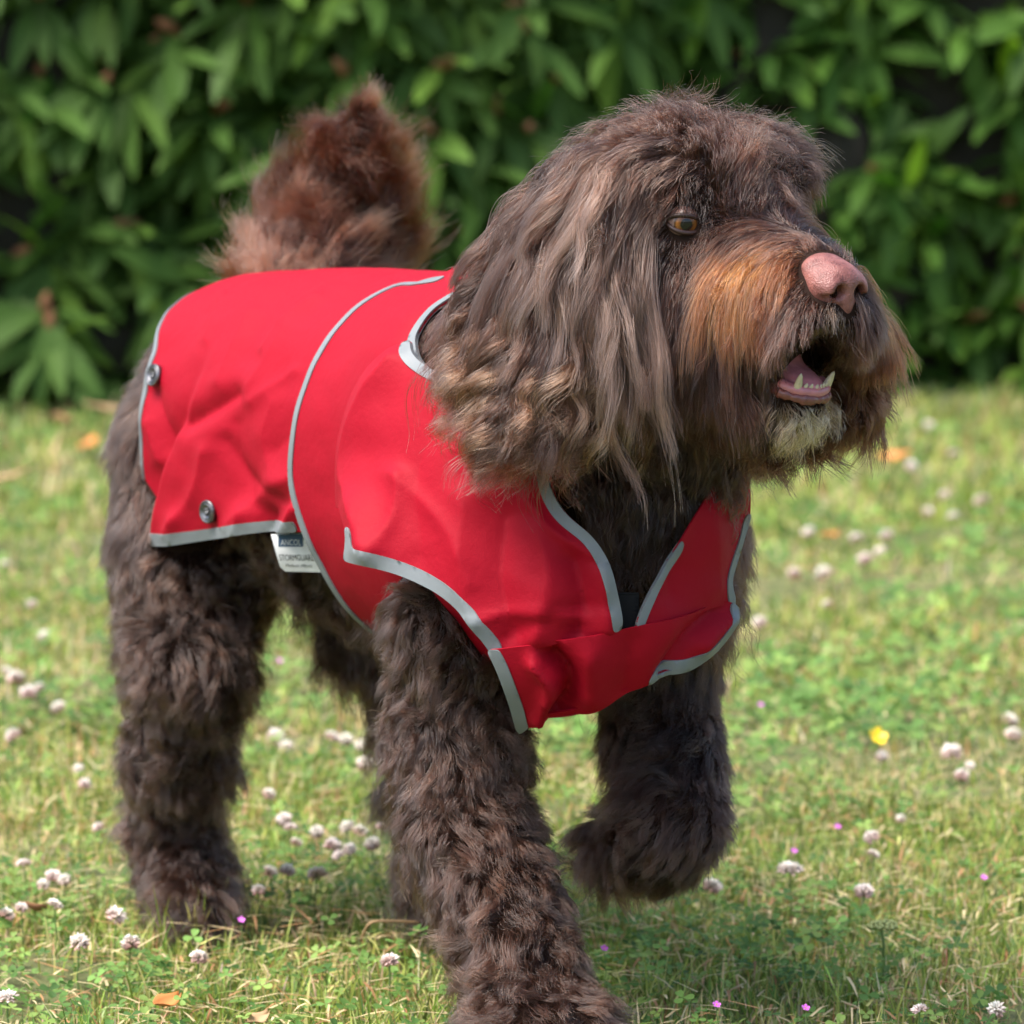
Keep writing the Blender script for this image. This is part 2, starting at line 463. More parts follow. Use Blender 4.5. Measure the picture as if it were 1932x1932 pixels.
def grow(roots, groom, steps, collide, nclump, swirl=.25, swirl_scale=.05, frizz=.0015, seed=3, radius=.00017, name='fur', parent=None, mat=None, tip=1.35, lenvar=.25, sag=None, lscale=1., avoid=None):
    n = len(roots)
    if n == 0: return None
    par = groom.at(roots)
    nrm = body.normal(roots)
    g = par[:, 0:3]; ln = par[:, 3]; lift = par[:, 4]; curl = par[:, 5]; wl = par[:, 6]; clump = par[:, 7]; alt = par[:, 8]; grav = par[:, 9]; lay = par[:, 10]
    ln = lscale * ln * np.clip(1 + lenvar * RNG.normal(size=n), .35, 1.6)
    g = unit(g) + swirl * VNoise(swirl_scale, seed=seed)(roots) + .5 * swirl * VNoise(swirl_scale * .35, seed=seed + 9)(roots) + .08 * RNG.normal(size=(n, 3))
    g = unit(g - (g * nrm).sum(1, keepdims=True) * nrm)
    muz = smooth01((roots - HC) @ HF, .02, .06) * smooth01(grav, .9, 1.4)
    gvec = np.array((0, 0, -1.)) + HF * (.22 * muz)[:, None]
    ln = ln * (1 + .28 * VNoise(.05, seed=seed + 13)(roots)[:, 0])
    if name == 'head_fur': ln = ln * (1 - .30 * smooth01(HC[2] - .050 - roots[:, 2], 0, .03))
    if name == 'tail_fur': ln = ln * (1 - .40 * smooth01(roots[:, 2], .545, .60))
    if name == 'ear_hair': ln = ln * (1 - .22 * smooth01(HC[2] - .045 - roots[:, 2], 0, .06))
    layer = lay * RNG.random(n) ** .7
    pts = np.empty((n, steps + 1, 3)); pts[:, 0] = roots - nrm * .001
    p = roots.copy(); dvec = unit(g * np.sqrt(np.maximum(1 - lift ** 2, .05))[:, None] + nrm * lift[:, None])
    nn = nrm
    for i in range(1, steps + 1):
        t = i / steps
        dvec = unit(dvec + g * (.10 * np.clip(1.3 - grav, 0, 1))[:, None] + gvec * (grav * 1.6 / steps * (1 if sag is None else sag))[:, None])
        p = p + dvec * (ln / steps)[:, None]
        sdv = collide(p); lim = layer * min(1, t * 2.5)
        hit = sdv < lim
        if hit.any():
            gn = collide_normal(p[hit]); p[hit] += gn * np.minimum(lim[hit] - sdv[hit], .008)[:, None]
            dv = dvec[hit]; dot = (dv * gn).sum(1, keepdims=True); dvec[hit] = unit(dv - np.minimum(dot, 0) * gn * .9)
        pts[:, i] = p
    if avoid is not None:
        bad = avoid(pts)
        keepm = ~bad
        pts = pts[keepm]; roots = roots[keepm]; ln = ln[keepm]; clump = clump[keepm]; curl = curl[keepm]; wl = wl[keepm]; alt = alt[keepm]; par = par[keepm]; n = len(roots)
    # clumping towards shared guide strands
    cid = RNG.choice(n, min(nclump, n), replace=False)
    kd = KDTree(len(cid))
    for j, c in enumerate(cid): kd.insert(roots[c], j)
    kd.balance()
    own = np.array([kd.find(r)[1] for r in roots]); gi = cid[own]
    tt = np.linspace(0, 1, steps + 1)[None, :, None]
    cf = (clump * (.75 + .5 * RNG.random(n)))[:, None, None] * np.clip(tt * 1.25, 0, 1) ** 1.2
    ratio = (ln / ln[gi])[:, None, None]
    guide = pts[gi]; rel = guide - guide[:, :1]
    tgt = guide[:, :1] + rel * np.minimum(ratio, 1.15)
    pts = pts * (1 - np.clip(cf, 0, .93)) + tgt * np.clip(cf, 0, .93)
    # waves and curls shared by a clump
    T = np.gradient(pts, axis=1); T = unit(T)
    ref = VNoise(.11, seed=seed + 4)(roots)[:, None, :]; e1 = unit(np.cross(T, ref)); e2 = np.cross(T, e1)
    phc = RNG.uniform(0, 6.28, len(cid))[own] + .35 * RNG.normal(size=n)
    arc = tt * ln[:, None, None]; wv = (wl * (.6 + .9 * RNG.random(len(cid)))[own])[:, None, None]; curl = curl * (.4 + 1.0 * RNG.random(len(cid)))[own]
    ang = 2 * math.pi * arc / wv + phc[:, None, None]
    amp = curl[:, None, None] * np.clip(tt * 1.6, 0, 1) ** 1.3
    off = (np.cos(ang) * e1 + np.sin(ang) * e2 * .8) * amp
    pts = pts + off - off[:, :1]
    fz = RNG.normal(size=(n, 3))[:, None, :] * tt ** 1.5 * frizz
    pts = pts + fz
    # colours: per clump and per strand
    cj = np.clip(.5 + .5 * VNoise(.03, seed=seed + 7)(roots)[:, :1], 0, 1)
    m = np.clip(alt[:, None] * (.4 + 1.2 * cj) + .30 * RNG.normal(size=(n, 1)) * alt[:, None] + .85 * (RNG.random(len(cid))[own][:, None] - .55) * (.35 + alt[:, None]), 0, 1)
    c = par[:, 11:14] * (1 - m) + par[:, 14:17] * m
    c = c * np.exp(.30 * RNG.normal(size=(n, 1)) + .22 * RNG.normal(size=len(cid))[own][:, None])
    cu = bpy.data.hair_curves.new(name)
    cu.add_curves([steps + 1] * n)
    cu.attributes['position'].data.foreach_set('vector', pts.astype(np.float32).ravel())
    rad = cu.attributes.new('radius', 'FLOAT', 'POINT')
    rr = radius * (.75 + .5 * RNG.random(n))[:, None] * (1 - .72 * np.linspace(0, 1, steps + 1)[None] ** 1.5)
    rad.data.foreach_set('value', rr.astype(np.float32).ravel())
    ca = cu.attributes.new('strand_colour', 'FLOAT_COLOR', 'CURVE')
    ca.data.foreach_set('color', np.hstack([c, np.ones((n, 1))]).astype(np.float32).ravel())
    if mat: cu.materials.append(mat)
    o = bpy.data.objects.new(name, cu); COL.objects.link(o)
    o['kind'] = 'stuff'
    if parent: o.parent = parent
    return o

def hair_material(name='dog_hair', tip=1.3, rough=.24, rad=.42):
    t = NT(name)
    t.t.nodes.remove(t.b)
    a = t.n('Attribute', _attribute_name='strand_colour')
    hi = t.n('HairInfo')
    bright = t.n('MapRange', Value=hi.outputs['Intercept']); bright.inputs[3].default_value = .6; bright.inputs[4].default_value = tip  # roots darkened to put shade inside the fur; tips also paler from bleaching
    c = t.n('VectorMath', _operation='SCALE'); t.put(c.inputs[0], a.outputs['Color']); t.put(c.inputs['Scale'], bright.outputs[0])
    h = t.n('BsdfHairPrincipled', Roughness=rough)
    h.parametrization = 'COLOR'
    t.put(h.inputs['Color'], c.outputs[0]); h.inputs['Radial Roughness'].default_value = rad
    h.inputs['Coat'].default_value = 0.0; h.inputs['IOR'].default_value = 1.55; h.inputs['Random Roughness'].default_value = .3
    t.put(t.out.inputs['Surface'], h.outputs[0])
    return t.m
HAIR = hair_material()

gm = Groom()
g = gm.g
# top of the head and forehead
g(1300, 235, .0, -1, .034, .55, 'brown', .003, .03, .55, .4, .15, .004)
g(1200, 260, -.7, -.3, .032, .42, 'brown', .003, .03, .55, .45, .2)
g(1400, 250, .5, -.7, .030, .5, 'brown', .003, .03, .55, .4, .15)
g(1120, 310, -.8, .6, .032, .25, 'grey', .003, .04, .6, .3, .5)
g(1480, 310, .7, .3, .024, .35, 'brown', .003, .03, .5, .4, .3)
g(1330, 290, -.5, -.5, .040, .5, 'brown', .003, .03, .55, .45, .2)
g(1420, 300, .3, -.8, .032, .5, 'brown', .003, .03, .5, .35, .2)
g(1370, 345, .0, -1, .026, .45, 'face', .002, .03, .5, .25, .1)
g(1400, 400, .1, -.9, .020, .35, 'face', .001, .03, .4, .3, .1)
g(1270, 300, -.8, .4, .044, .45, 'grey', .003, .05, .65, .35, .4)
g(1210, 330, -.5, .9, .044, .4, 'brown', .003, .04, .65, .45, .5)
g(1265, 345, -.7, .6, .022, .45, 'face', .002, .04, .6, .3, .4)
g(1310, 360, -.1, .5, .012, .5, 'dark', .001, .04, .5, .3, .3)
g(1180, 400, -.3, 1, .050, .35, 'brown', .003, .05, .65, .45, .5)
g(1500, 385, .3, .9, .016, .35, 'face', .001, .04, .5, .3, .3, .003)
g(1470, 345, .6, .6, .022, .4, 'brown', .002, .04, .55, .4, .4)
# under the eye, cheek
g(1300, 470, -.2, 1, .012, .25, 'face', 0, .03, .3, .25, .3, .002, 0, 1)
g(1240, 450, -.4, 1, .020, .3, 'brown', .001, .03, .5, .3, .4, .004, 0, 1)
g(1350, 460, -.5, .8, .018, .25, 'face', 0, .03, .3, .3, .3, .003, 0, 1)
g(1230, 540, -.35, 1, .040, .3, 'face', .002, .05, .6, .4, .5, .008, 0, 1)
g(1310, 550, -.3, 1, .045, .3, 'face', .002, .06, .65, .45, .5, .008, 0, 1)
g(1270, 650, -.1, 1, .044, .35, 'brown', .003, .05, .65, .4, .6, .012, 0, 1)
g(1350, 650, .0, 1, .046, .3, 'face', .002, .06, .7, .5, .6, .012, 0, 1)
g(1300, 760, -.1, 1, .030, .35, 'face', .003, .04, .6, .35, .6, .012, 0, 1)
g(1390, 760, .15, 1, .028, .35, 'face', .002, .05, .65, .35, .6, .012, 0, 1)
# bridge and sides of the muzzle
g(1440, 445, -.75, .1, .034, .35, 'face', .001, .06, .5, .5, .9, .004, 0, 1)
g(1500, 455, -.8, .2, .026, .3, 'face', .001, .06, .5, .6, .9, .003, 0, 1)
g(1545, 470, -.4, -.4, .010, .4, 'face', 0, .06, .3, .7, .1, .002, 0, 1)
g(1400, 480, -.95, .25, .070, .40, 'orange', .001, .09, .78, .45, 1.5, .009, 0, 1)
g(1445, 490, -.9, .3, .074, .42, 'gold', .001, .09, .85, .30, 1.9, .012, 0, 1)
g(1485, 500, -.8, .5, .054, .38, 'orange', .001, .09, .78, .45, 1.9, .010, 0, 1)
g(1395, 560, -.6, 1, .056, .32, 'orange', .001, .09, .78, .35, 1.6, .012, 0, 1)
g(1440, 580, -.5, 1, .048, .28, 'orange', .002, .07, .75, .25, 1.6, .009, 0, 1)
g(1490, 570, -.4, 1, .030, .25, 'face', .001, .06, .6, .5, .5, .004, 0, 1)
g(1530, 560, -.6, .8, .014, .25, 'face', 0, .06, .4, .6, .3, .003, 0, 1)
g(1515, 615, -.3, 1, .020, .25, 'face', .001, .05, .5, .5, .5, .004, 0, 1)
g(1560, 612, -.1, 1, .009, .3, 'lip', 0, .05, .3, .25, .3, .002, 0, 1)
g(1530, 640, -.3, 1, .010, .25, 'face', 0, .05, .4, .5, .4, .003, 0, 1)
g(1470, 650, -.25, 1, .036, .25, 'face', .002, .06, .7, .5, .7, .006, 0, 1)
g(1420, 680, -.1, 1, .034, .25, 'face', .002, .06, .7, .5, .7, .008, 0, 1)
# chin and jaw
g(1525, 775, .0, 1, .026, .4, 'white', .006, .04, .6, .25, .7, .004)
g(1500, 780, -.1, 1, .028, .4, 'white', .006, .04, .6, .2, .7, .004)
g(1450, 790, -.1, 1, .026, .3, 'dark', .002, .05, .6, .5, .6, .006)
g(1400, 805, -.1, 1, .026, .3, 'dark', .002, .05, .6, .5, .6, .006)
g(1570, 780, .3, 1, .032, .3, 'face', .003, .05, .6, .4, .6, .006)
g(1620, 680, .7, .9, .048, .35, 'orange', .003, .05, .7, .35, .6, .012)
g(1610, 740, .3, 1, .030, .35, 'face', .003, .05, .65, .5, .6, .010)
# neck and throat
g(1250, 880, .1, 1, .050, .55, 'dark', .003, .03, .55, .4, .5)
g(1150, 960, .1, 1, .046, .55, 'dark', .003, .03, .55, .3, .5)
g(1250, 1000, .2, 1, .046, .6, 'dark', .003, .03, .55, .4, .5)
g(1330, 860, .1, 1, .050, .55, 'dark', .003, .03, .55, .4, .5)
for u, v in ((1600, 640), (1632, 615), (1612, 680), (1590, 660)): g(u, v, .35, 1, .022, .3, 'face', .001, .05, .5, .35, .6, .004)
gm.add(dog_world(.06, .02, .52), (-.5, .6, -.4), .02, .3, 'brown')
for u, v in ((860, 600), (850, 680), (900, 560), (900, 760)): g(u, v, -.2, 1, .018, .3, 'brown', .002, .04, .5, .4, .3)
head_groom_n = len(gm.pos)
# legs, belly, rump
for u, v in ((850, 1180), (860, 1350), (880, 1560), (945, 1700), (1000, 1850), (800, 1300), (940, 1450), (820, 1600)):
    g(u, v, .1, .8, .021, .54, 'leg', .0026, .032, .70, .42, .1, .004)
for u, v in ((1235, 1300), (1270, 1450), (1280, 1540), (1180, 1595)):
    g(u, v, -.45, .8, .021, .5, 'leg', .0015, .04, .65, .3, .1, .004)
g(1245, 1290, 0, 1, .02, .5, 'dark')
for u, v in ((300, 900), (360, 1100), (345, 1300), (345, 1450), (330, 1560), (360, 1690), (450, 1150), (280, 1200), (400, 1400)):
    g(u, v, .05, .7, .022, .56, 'hind', .0034, .032, .64, .42, .05, .004)
for u, v in ((255, 760), (245, 850), (270, 950)):
    g(u, v, -.1, 1, .022, .4, 'hind', .001, .04, .45, .4, .2, .003)
for u, v in ((600, 1130), (550, 1080), (720, 1300), (745, 1500)):
    g(u, v, .1, 1, .034, .5, 'hind', .003, .03, .6, .35, .3, .004)
for f in (-.3, -.2, -.1):
    gm.add(dog_world(f, 0, .25), (.2, 0, -1), .045, .6, 'dark', .003, .03, .6, .4, .4)
gm.add(dog_world(-.47, 0, .36), (0, 0, -1), .03, .5, 'hind', .003); gm.add(dog_world(-.45, .06, .42), (-.3, 0, -1), .024, .5, 'hind', .003)
gm.add(dog_world(-.40, -.08, .2), (0, 0, -1), .03, .5, 'hind', .003)

eg = Groom(); g = eg.g              # the long hair of the ears
for u, v, du, dv, ln, pal, curl, wl, alt in (
        (1090, 330, -.35, 1, .080, 'brown', .003, .07, .5), (1120, 380, -.1, 1, .100, 'grey', .003, .08, .55), (1050, 360, -.45, 1, .075, 'brown', .003, .07, .5),
        (1010, 430, -.6, .9, .095, 'brown', .004, .07, .5), (1080, 470, -.25, 1, .100, 'grey', .003, .08, .45), (1140, 470, .15, 1, .095, 'grey', .003, .07, .75),
        (980, 540, -.45, 1, .085, 'brown', .005, .06, .5), (1060, 580, -.1, 1, .085, 'brown', .004, .06, .5), (1130, 580, .35, 1, .080, 'grey', .004, .06, .7),
        (960, 640, -.35, 1, .062, 'tan', .006, .04, .4), (1020, 680, -.1, 1, .060, 'brown', .006, .04, .5), (1100, 680, .25, 1, .060, 'tan', .007, .035, .35),
        (980, 720, -.25, 1, .052, 'tan', .007, .032, .4), (1050, 740, .1, 1, .050, 'brown', .007, .03, .5), (1150, 640, .6, 1, .065, 'tan', .006, .04, .35), (1130, 720, .6, 1, .055, 'brown', .008, .03, .5)):
    g(u, v, du, dv, ln, .26 + .12 * (v > 500), pal, curl * (1.2 if v < 620 else 1.15), wl * (1.2 if v < 620 else 1.15), .90 if v < 620 else .78, alt, .8, .022, 0, 1)
tg = Groom()                         # the plume of the tail
for a, b in zip(TAIL[:-1], TAIL[1:]):
    ax = unit(b - a); s1 = unit(np.cross(ax, (0, 0, 1.))); s2 = np.cross(ax, s1)
    for w in (0., .5, 1.):
        for k in range(6):
            o = math.cos(k * 1.047) * s1 + math.sin(k * 1.047) * s2
            c = a * (1 - w) + b * w
            tg.add(c + o * .03, o * .6 + ax * .8, .036, .62, 'tail', .003, .05, .6, .24, -.05, .004)
    
# ------------------------------------------------------------------ the coat
def poly_sd(uv, poly):               # signed distance to a closed polygon, positive inside
    a = poly; b = np.roll(poly, -1, 0); n = len(uv)
    d2 = np.full(n, 1e18); ins = np.zeros(n, bool)
    for (x0, y0), (x1, y1) in zip(a, b):
        ex, ey = x1 - x0, y1 - y0; wx, wy = uv[:, 0] - x0, uv[:, 1] - y0
        t = np.clip((wx * ex + wy * ey) / max(ex * ex + ey * ey, 1e-9), 0, 1)
        d2 = np.minimum(d2, (wx - ex * t) ** 2 + (wy - ey * t) ** 2)
        c = ((y0 > uv[:, 1]) != (y1 > uv[:, 1]))
        if abs(ey) > 1e-9: ins ^= c & (uv[:, 0] < ex * (uv[:, 1] - y0) / ey + x0)
    return np.where(ins, 1, -1) * np.sqrt(d2)
def line_d(p, line):                 # distance to an open polyline, in 2D or 3D
    d2 = np.full(len(p), 1e18)
    for a, b in zip(line[:-1], line[1:]):
        e = b - a; w = p - a
        t = np.clip(w @ e / max(e @ e, 1e-12), 0, 1)
        d2 = np.minimum(d2, ((w - t[:, None] * e) ** 2).sum(1))
    return np.sqrt(d2)
def clip(V, T, f, extra=()):         # keep the part of a triangle mesh where f > 0, cutting the triangles
    pos = f > 0; k = pos[T].sum(1)
    keep = [T[k == 3]]; nv = []; ne = []
    base = len(V); edges = []
    def cut(i, j):
        edges.append(np.stack([np.minimum(i, j), np.maximum(i, j)], 1)); return len(edges) - 1
    parts = []
    for cnt in (1, 2):
        S = T[k == cnt]
        if not len(S): continue
        pp = pos[S]; odd = np.argmax(pp if cnt == 1 else ~pp, 1); ar = np.arange(len(S))
        o, p, q = S[ar, odd], S[ar, (odd + 1) % 3], S[ar, (odd + 2) % 3]
        parts.append((cnt, o, p, q, cut(o, p), cut(o, q)))
    if edges:
        al = np.vstack(edges); uq, inv = np.unique(al, axis=0, return_inverse=True); inv = inv.ravel()
        off = np.cumsum([0] + [len(e) for e in edges]); ids = [base + inv[off[i]:off[i + 1]] for i in range(len(edges))]
        fa, fb = f[uq[:, 0]], f[uq[:, 1]]; t = (fa / (fa - fb))[:, None]
        V = np.vstack([V, V[uq[:, 0]] * (1 - t) + V[uq[:, 1]] * t])
        extra = [np.r_[x, x[uq[:, 0]] * (1 - t[:, 0]) + x[uq[:, 1]] * t[:, 0]] for x in extra]
        for cnt, o, p, q, e1, e2 in parts:
            if cnt == 1: keep.append(np.stack([o, ids[e1], ids[e2]], 1))
            else: keep += [np.stack([ids[e1], p, q], 1), np.stack([ids[e1], q, ids[e2]], 1)]
    T = np.vstack(keep)
    used, inv = np.unique(T, return_inverse=True)
    return V[used], inv.reshape(T.shape), [x[used] for x in extra]

class Surf:                           # a meshed carrier surface with its place on the dog and in the picture
    def __init__(s, field):
        s.V, q = field.mesh(0, 4)
        s.T = np.vstack([q[:, [0, 1, 2]], q[:, [0, 2, 3]]])
        s.N = field.normal(s.V, .006)
        s.f, s.r, s.z = dog_local(s.V)
        s.vis = (s.N * unit(CAM - s.V)).sum(1)
        s.uvd = project(s.V); uvm = project(mirror(s.V))
        s.uvs = np.where((s.r > 0)[:, None], s.uvd, uvm)                     # flank panels: both sides cut alike
        s.front = (s.r > 0) | ((s.vis > -.03) & (s.f > -.06))
        s.uvc = np.where(s.front[:, None], s.uvd, uvm)
S1, S2 = Surf(trunk), Surf(hull)

girth = spline([(850, 522), (800, 532), (740, 547), (680, 582), (628, 638), (590, 710), (565, 795), (556, 880), (563, 945), (580, 1005), (603, 1062), (645, 1125), (700, 1182), (760, 1220)])
hem = spline([(680, 1003), (580, 1003), (500, 1004), (440, 1012), (380, 1020), (330, 1022), (286, 1020)])
arm_r = spline([(690, 1030), (684, 1046), (679, 1062), (700, 1068), (760, 1084), (840, 1120), (900, 1166), (944, 1232), (968, 1300), (983, 1358)])
fold_r = spline([(800, 640), (755, 668), (712, 705), (682, 760), (664, 825), (660, 890), (668, 945), (680, 985), (690, 1020)])
bottom = spline([(983, 1358), (1012, 1337), (1080, 1326), (1150, 1300), (1228, 1262)])
arm_l = spline([(1228, 1262), (1290, 1242), (1337, 1202), (1360, 1140), (1352, 1098), (1368, 1050), (1388, 1003), (1400, 940)])
neck = spline([(860, 560), (815, 590), (790, 625), (786, 650), (802, 688), (880, 735), (975, 800), (1030, 868), (1048, 930), (1078, 975), (1118, 1012), (1142, 1060), (1156, 1120), (1168, 1186)])
neck2 = spline([(1182, 1186), (1200, 1140), (1228, 1085), (1265, 1020), (1310, 940), (1350, 880)])
chest_line = spline([(940, 1213), (1040, 1200), (1150, 1182), (1250, 1162), (1345, 1132)])

polyA = np.vstack([[(150, 200), (900, 250), (905, 520)], girth[4:72] + (45, 0), hem[4:], [(286, 1020), (278, 990), (200, 960), (150, 900)]])
polyB = np.vstack([girth, [(900, 1260), (1000, 1200), (1060, 900), (1000, 300), (850, 300)]])
polyC = np.vstack([fold_r, arm_r[8:], bottom, arm_l[:52], [(1392, 925), (1374, 870), (1362, 700), (1300, 350), (900, 300), (872, 560)]])
polyN = np.vstack([neck, neck2, [(1420, 800), (1400, 300), (838, 300)]])
polyD = np.vstack([chest_line, arm_l[:25][::-1], bottom[::-1], arm_r[::-1][1:20]])
fA = np.minimum(poly_sd(S1.uvs, polyA) * .00036, S1.f + .400 - .012 * smooth01(.33 - S1.z, 0, .05) + .07 * smooth01(S1.z, .425, .49))
fB = np.minimum(poly_sd(S1.uvs, polyB) * .00036, -poly_sd(S1.uvs, polyN) * .00036)
fB = np.where((S1.r < 0) & (S1.f > -.08), -.01, fB)
fC = np.minimum(poly_sd(S2.uvc, polyC) * .00034, -poly_sd(S2.uvc, polyN) * .00034)
fC = np.where(~S2.front & ((S2.z < .37) | (S2.f > -.02)), -.01, fC)
fD = np.where(S2.vis > -.15, poly_sd(S2.uvd, polyD) * .00034, -.01)
fC = np.minimum(fC, .0022 - fD)

# folds: (line in the picture used to find the place on the cloth, height in mm, half width, side shift)
FOLD_A = [([(600, 560), (540, 600), (500, 660)], 1.6, 15), ([(420, 560), (390, 640)], 1.5, 14), ([(560, 700), (480, 760)], 1.3, 14), ([(550, 950), (470, 900), (430, 830)], -1.6, 14), ([(340, 1000), (380, 930), (400, 850)], 1.8, 14), ([(450, 745), (410, 772), (365, 800)], -4.0, 20), ([(470, 590), (440, 660), (420, 720)], 2.0, 26), ([(540, 620), (500, 690), (470, 740)], 2.0, 30), ([(520, 760), (500, 830), (520, 900)], 2.2, 30), ([(450, 800), (455, 870), (480, 950)], -3.0, 30),
          ([(560, 900), (500, 930), (440, 990)], 2.5, 24), ([(570, 800), (520, 850)], -1.8, 26), ([(540, 1010), (560, 960)], 4.5, 17), ([(500, 1010), (510, 970)], -4, 16), ([(455, 1018), (465, 970)], 3.5, 20),
          ([(400, 1022), (405, 985)], -2.5, 22), ([(350, 1024), (350, 980)], 3, 22), ([(290, 740), (310, 800), (325, 840)], -3, 18), ([(280, 800), (300, 870)], 2, 16)]
FOLD_C = [([(1010, 950), (1060, 1010), (1110, 1045)], 2.2, 14), ([(900, 1170), (990, 1150), (1100, 1160)], 1.8, 13), ([(960, 1200), (1060, 1150), (1140, 1140)], -1.6, 14), ([(760, 900), (850, 1000), (900, 1100)], 1.5, 20), ([(1290, 930), (1270, 1010), (1230, 1090)], 1.6, 14), ([(720, 1060), (760, 980), (770, 900)], 2.0, 14), ([(760, 690), (715, 760), (690, 850), (695, 950), (715, 1040)], 6, 32), ([(830, 800), (800, 900), (800, 1050)], -2.2, 40), ([(890, 950), (880, 1080), (910, 1180)], 2.6, 36),
          ([(960, 980), (950, 1090), (975, 1180)], -3.2, 34), ([(1030, 1010), (1040, 1100), (1020, 1190)], 3.6, 30), ([(1085, 1060), (1100, 1130), (1090, 1190)], -4, 24), ([(1130, 1080), (1140, 1180)], 3, 18),
          ([(1240, 1000), (1250, 1120)], -2, 34), ([(1320, 960), (1330, 1110)], 2.2, 34)]
FOLD_D = [([(1045, 1225), (1075, 1262), (1072, 1300), (1045, 1325)], -10, 20), ([(1020, 1235), (1045, 1275), (1025, 1330)], 7, 16), ([(1110, 1225), (1110, 1290)], 3.5, 26), ([(1180, 1200), (1170, 1280)], -2.5, 26),
          ([(1330, 1150), (1275, 1195), (1235, 1250)], -5, 16), ([(1345, 1165), (1300, 1210)], 4, 16)]
vn1, vn2 = VNoise(.10, seed=21), VNoise(.035, seed=22)
def folds(uv, lst):
    h = np.zeros(len(uv))
    for line, amp, w in lst:
        d = line_d(uv, spline(line, 5)) / w
        h += amp * .0017 * (.55 * np.exp(-d ** 2) + .45 * np.exp(-d * 1.9))
    return h
def pleat(uv):                       # a lapped pleat: the cloth in front of the line lies over the cloth behind it
    L = spline([(440, 585), (415, 640), (385, 710), (355, 790), (332, 860), (314, 930), (298, 1010)], 6)
    xl = np.interp(uv[:, 1], L[:, 1], L[:, 0]); s = (uv[:, 0] - xl) * .93
    along = smooth01(uv[:, 1], 620, 900)
    return along * (.010 * smooth01(s, -9, 7) * np.exp(-(np.maximum(s, 0) / 95) ** 2) - .0045 * smooth01(-s, 2, 14) * np.exp(-(np.maximum(-s, 0) / 34) ** 2)) * (uv[:, 1] > 560)
coat = empty('dog_coat', tuple(dog_world(-.18, 0., .25)))
tag(coat, 'red waterproof dog coat with grey reflective trim, worn by the brown dog', 'dog coat')
def shell(name, v, t, nrm, outer, inner, mat, parent):      # cloth with a real thickness, closed along its rim
    n = len(v); nrm = unit(nrm)
    E = np.vstack([t[:, [0, 1]], t[:, [1, 2]], t[:, [2, 0]]]); key = np.sort(E, 1)
    _, idx, cnt = np.unique(key, axis=0, return_index=True, return_counts=True)
    B = E[idx[cnt == 1]]
    r0, inv = np.unique(B, return_inverse=True); inv = inv.reshape(B.shape); m = len(r0); k = 2 * n
    rim = np.vstack([np.stack([inv[:, 1], inv[:, 0], inv[:, 0] + m], 1), np.stack([inv[:, 1], inv[:, 0] + m, inv[:, 1] + m], 1)]) + k
    V = np.vstack([v + nrm * outer, v - nrm * inner, (v + nrm * outer)[r0], (v - nrm * inner)[r0]]); T = np.vstack([t, t[:, ::-1] + n, rim])
    o = mesh_obj(name, V - np.array(coat.location), T, mat, parent)
    return o
def panel(name, S, f, uv, base, fl, mat, extra_h=None, thick=.0016):
    h = base + folds(uv, fl) * (S.vis > -.3) + .0008 * vn1(S.V)[:, 0] + .0002 * vn2(S.V)[:, 0]
    if extra_h is not None: h = h + extra_h
    V = S.V + S.N * h[:, None]
    v, t, ex = clip(V, S.T, f, list(S.N.T))
    v = even_rim(v, t)
    COVER.append((v, t))
    return shell(name, v, t, np.stack(ex, 1), 0., thick, mat, coat), V
COVER = []
def even_rim(V, T, n=18):             # take the cutting steps out of a rim
    E = np.sort(np.vstack([T[:, [0, 1]], T[:, [1, 2]], T[:, [2, 0]]]), 1)
    u, c = np.unique(E, axis=0, return_counts=True); B = u[c == 1]
    V = V.copy(); keep = np.bincount(B.ravel(), minlength=len(V)) == 2
    for k in range(n):
        W = np.zeros_like(V); m = np.zeros(len(V))
        for i, j in ((0, 1), (1, 0)): np.add.at(W, B[:, i], V[B[:, j]]); np.add.at(m, B[:, i], 1)
        a = W / np.maximum(m, 1)[:, None]
        d = a - V; d[~keep] = 0
        e = np.linalg.norm(d, axis=1, keepdims=True); d *= np.minimum(1, .004 / np.maximum(e, 1e-9))
        V += d * (.5 if k % 2 == 0 else .45)
    return V
def band(S, V, fields, parent, off=.0010, thick=.0022):      # a strip of trim: where every field is positive
    v, t, ex = clip(V, S.T, fields[0], list(S.N.T) + list(fields[1:]))
    while len(ex) > 3:
        f = ex.pop()
        v, t, ex = clip(v, t, f, ex)
    if not len(t): print('no trim'); return
    v = even_rim(v, t)
    return shell('trim', v, t, np.stack(ex, 1), off, thick, TRIM, parent)
def trim(S, V, f, line3, width, parent):
    near = ((S.V > line3.min(0) - .03) & (S.V < line3.max(0) + .03)).all(1)
    d = np.full(len(S.V), 1.); d[near] = line_d(S.V[near], line3)
    return band(S, V, [f, width - d], parent)

tn = NT('red_softshell')
oc = tn.obj()
wv = tn.n('TexNoise', Scale=900., Detail=2.)
lo_ = tn.noise(14, 3, vec=oc)
tn.put(wv.inputs['Vector'], oc)
base = tn.ramp(lo_, [(.25, (.295, .0026, .0135)), (.75, (.31, .0028, .0142))])
tn.set(Base_Color=base, Roughness=.62, Sheen_Weight=.0, Sheen_Roughness=.4, Sheen_Tint=(1, .6, .6, 1), Specular_IOR_Level=.12, Normal=tn.n('Bump', Height=tn.noise(38, 7, .62, oc), Strength=.30, Distance=.004, Normal=tn.bump(wv.outputs[0], .12, .0006)).outputs[0])
RED = tn.m
tn = NT('grey_reflective_trim')
oc = tn.obj()
c = tn.ramp(tn.noise(40, 4, vec=oc), [(.3, (.150, .170, .180)), (.7, (.188, .208, .220))])
tn.set(Base_Color=c, Roughness=.5, Specular_IOR_Level=.4, Normal=tn.bump(tn.noise(500, 2, vec=oc), .15, .0005))
TRIM = tn.m
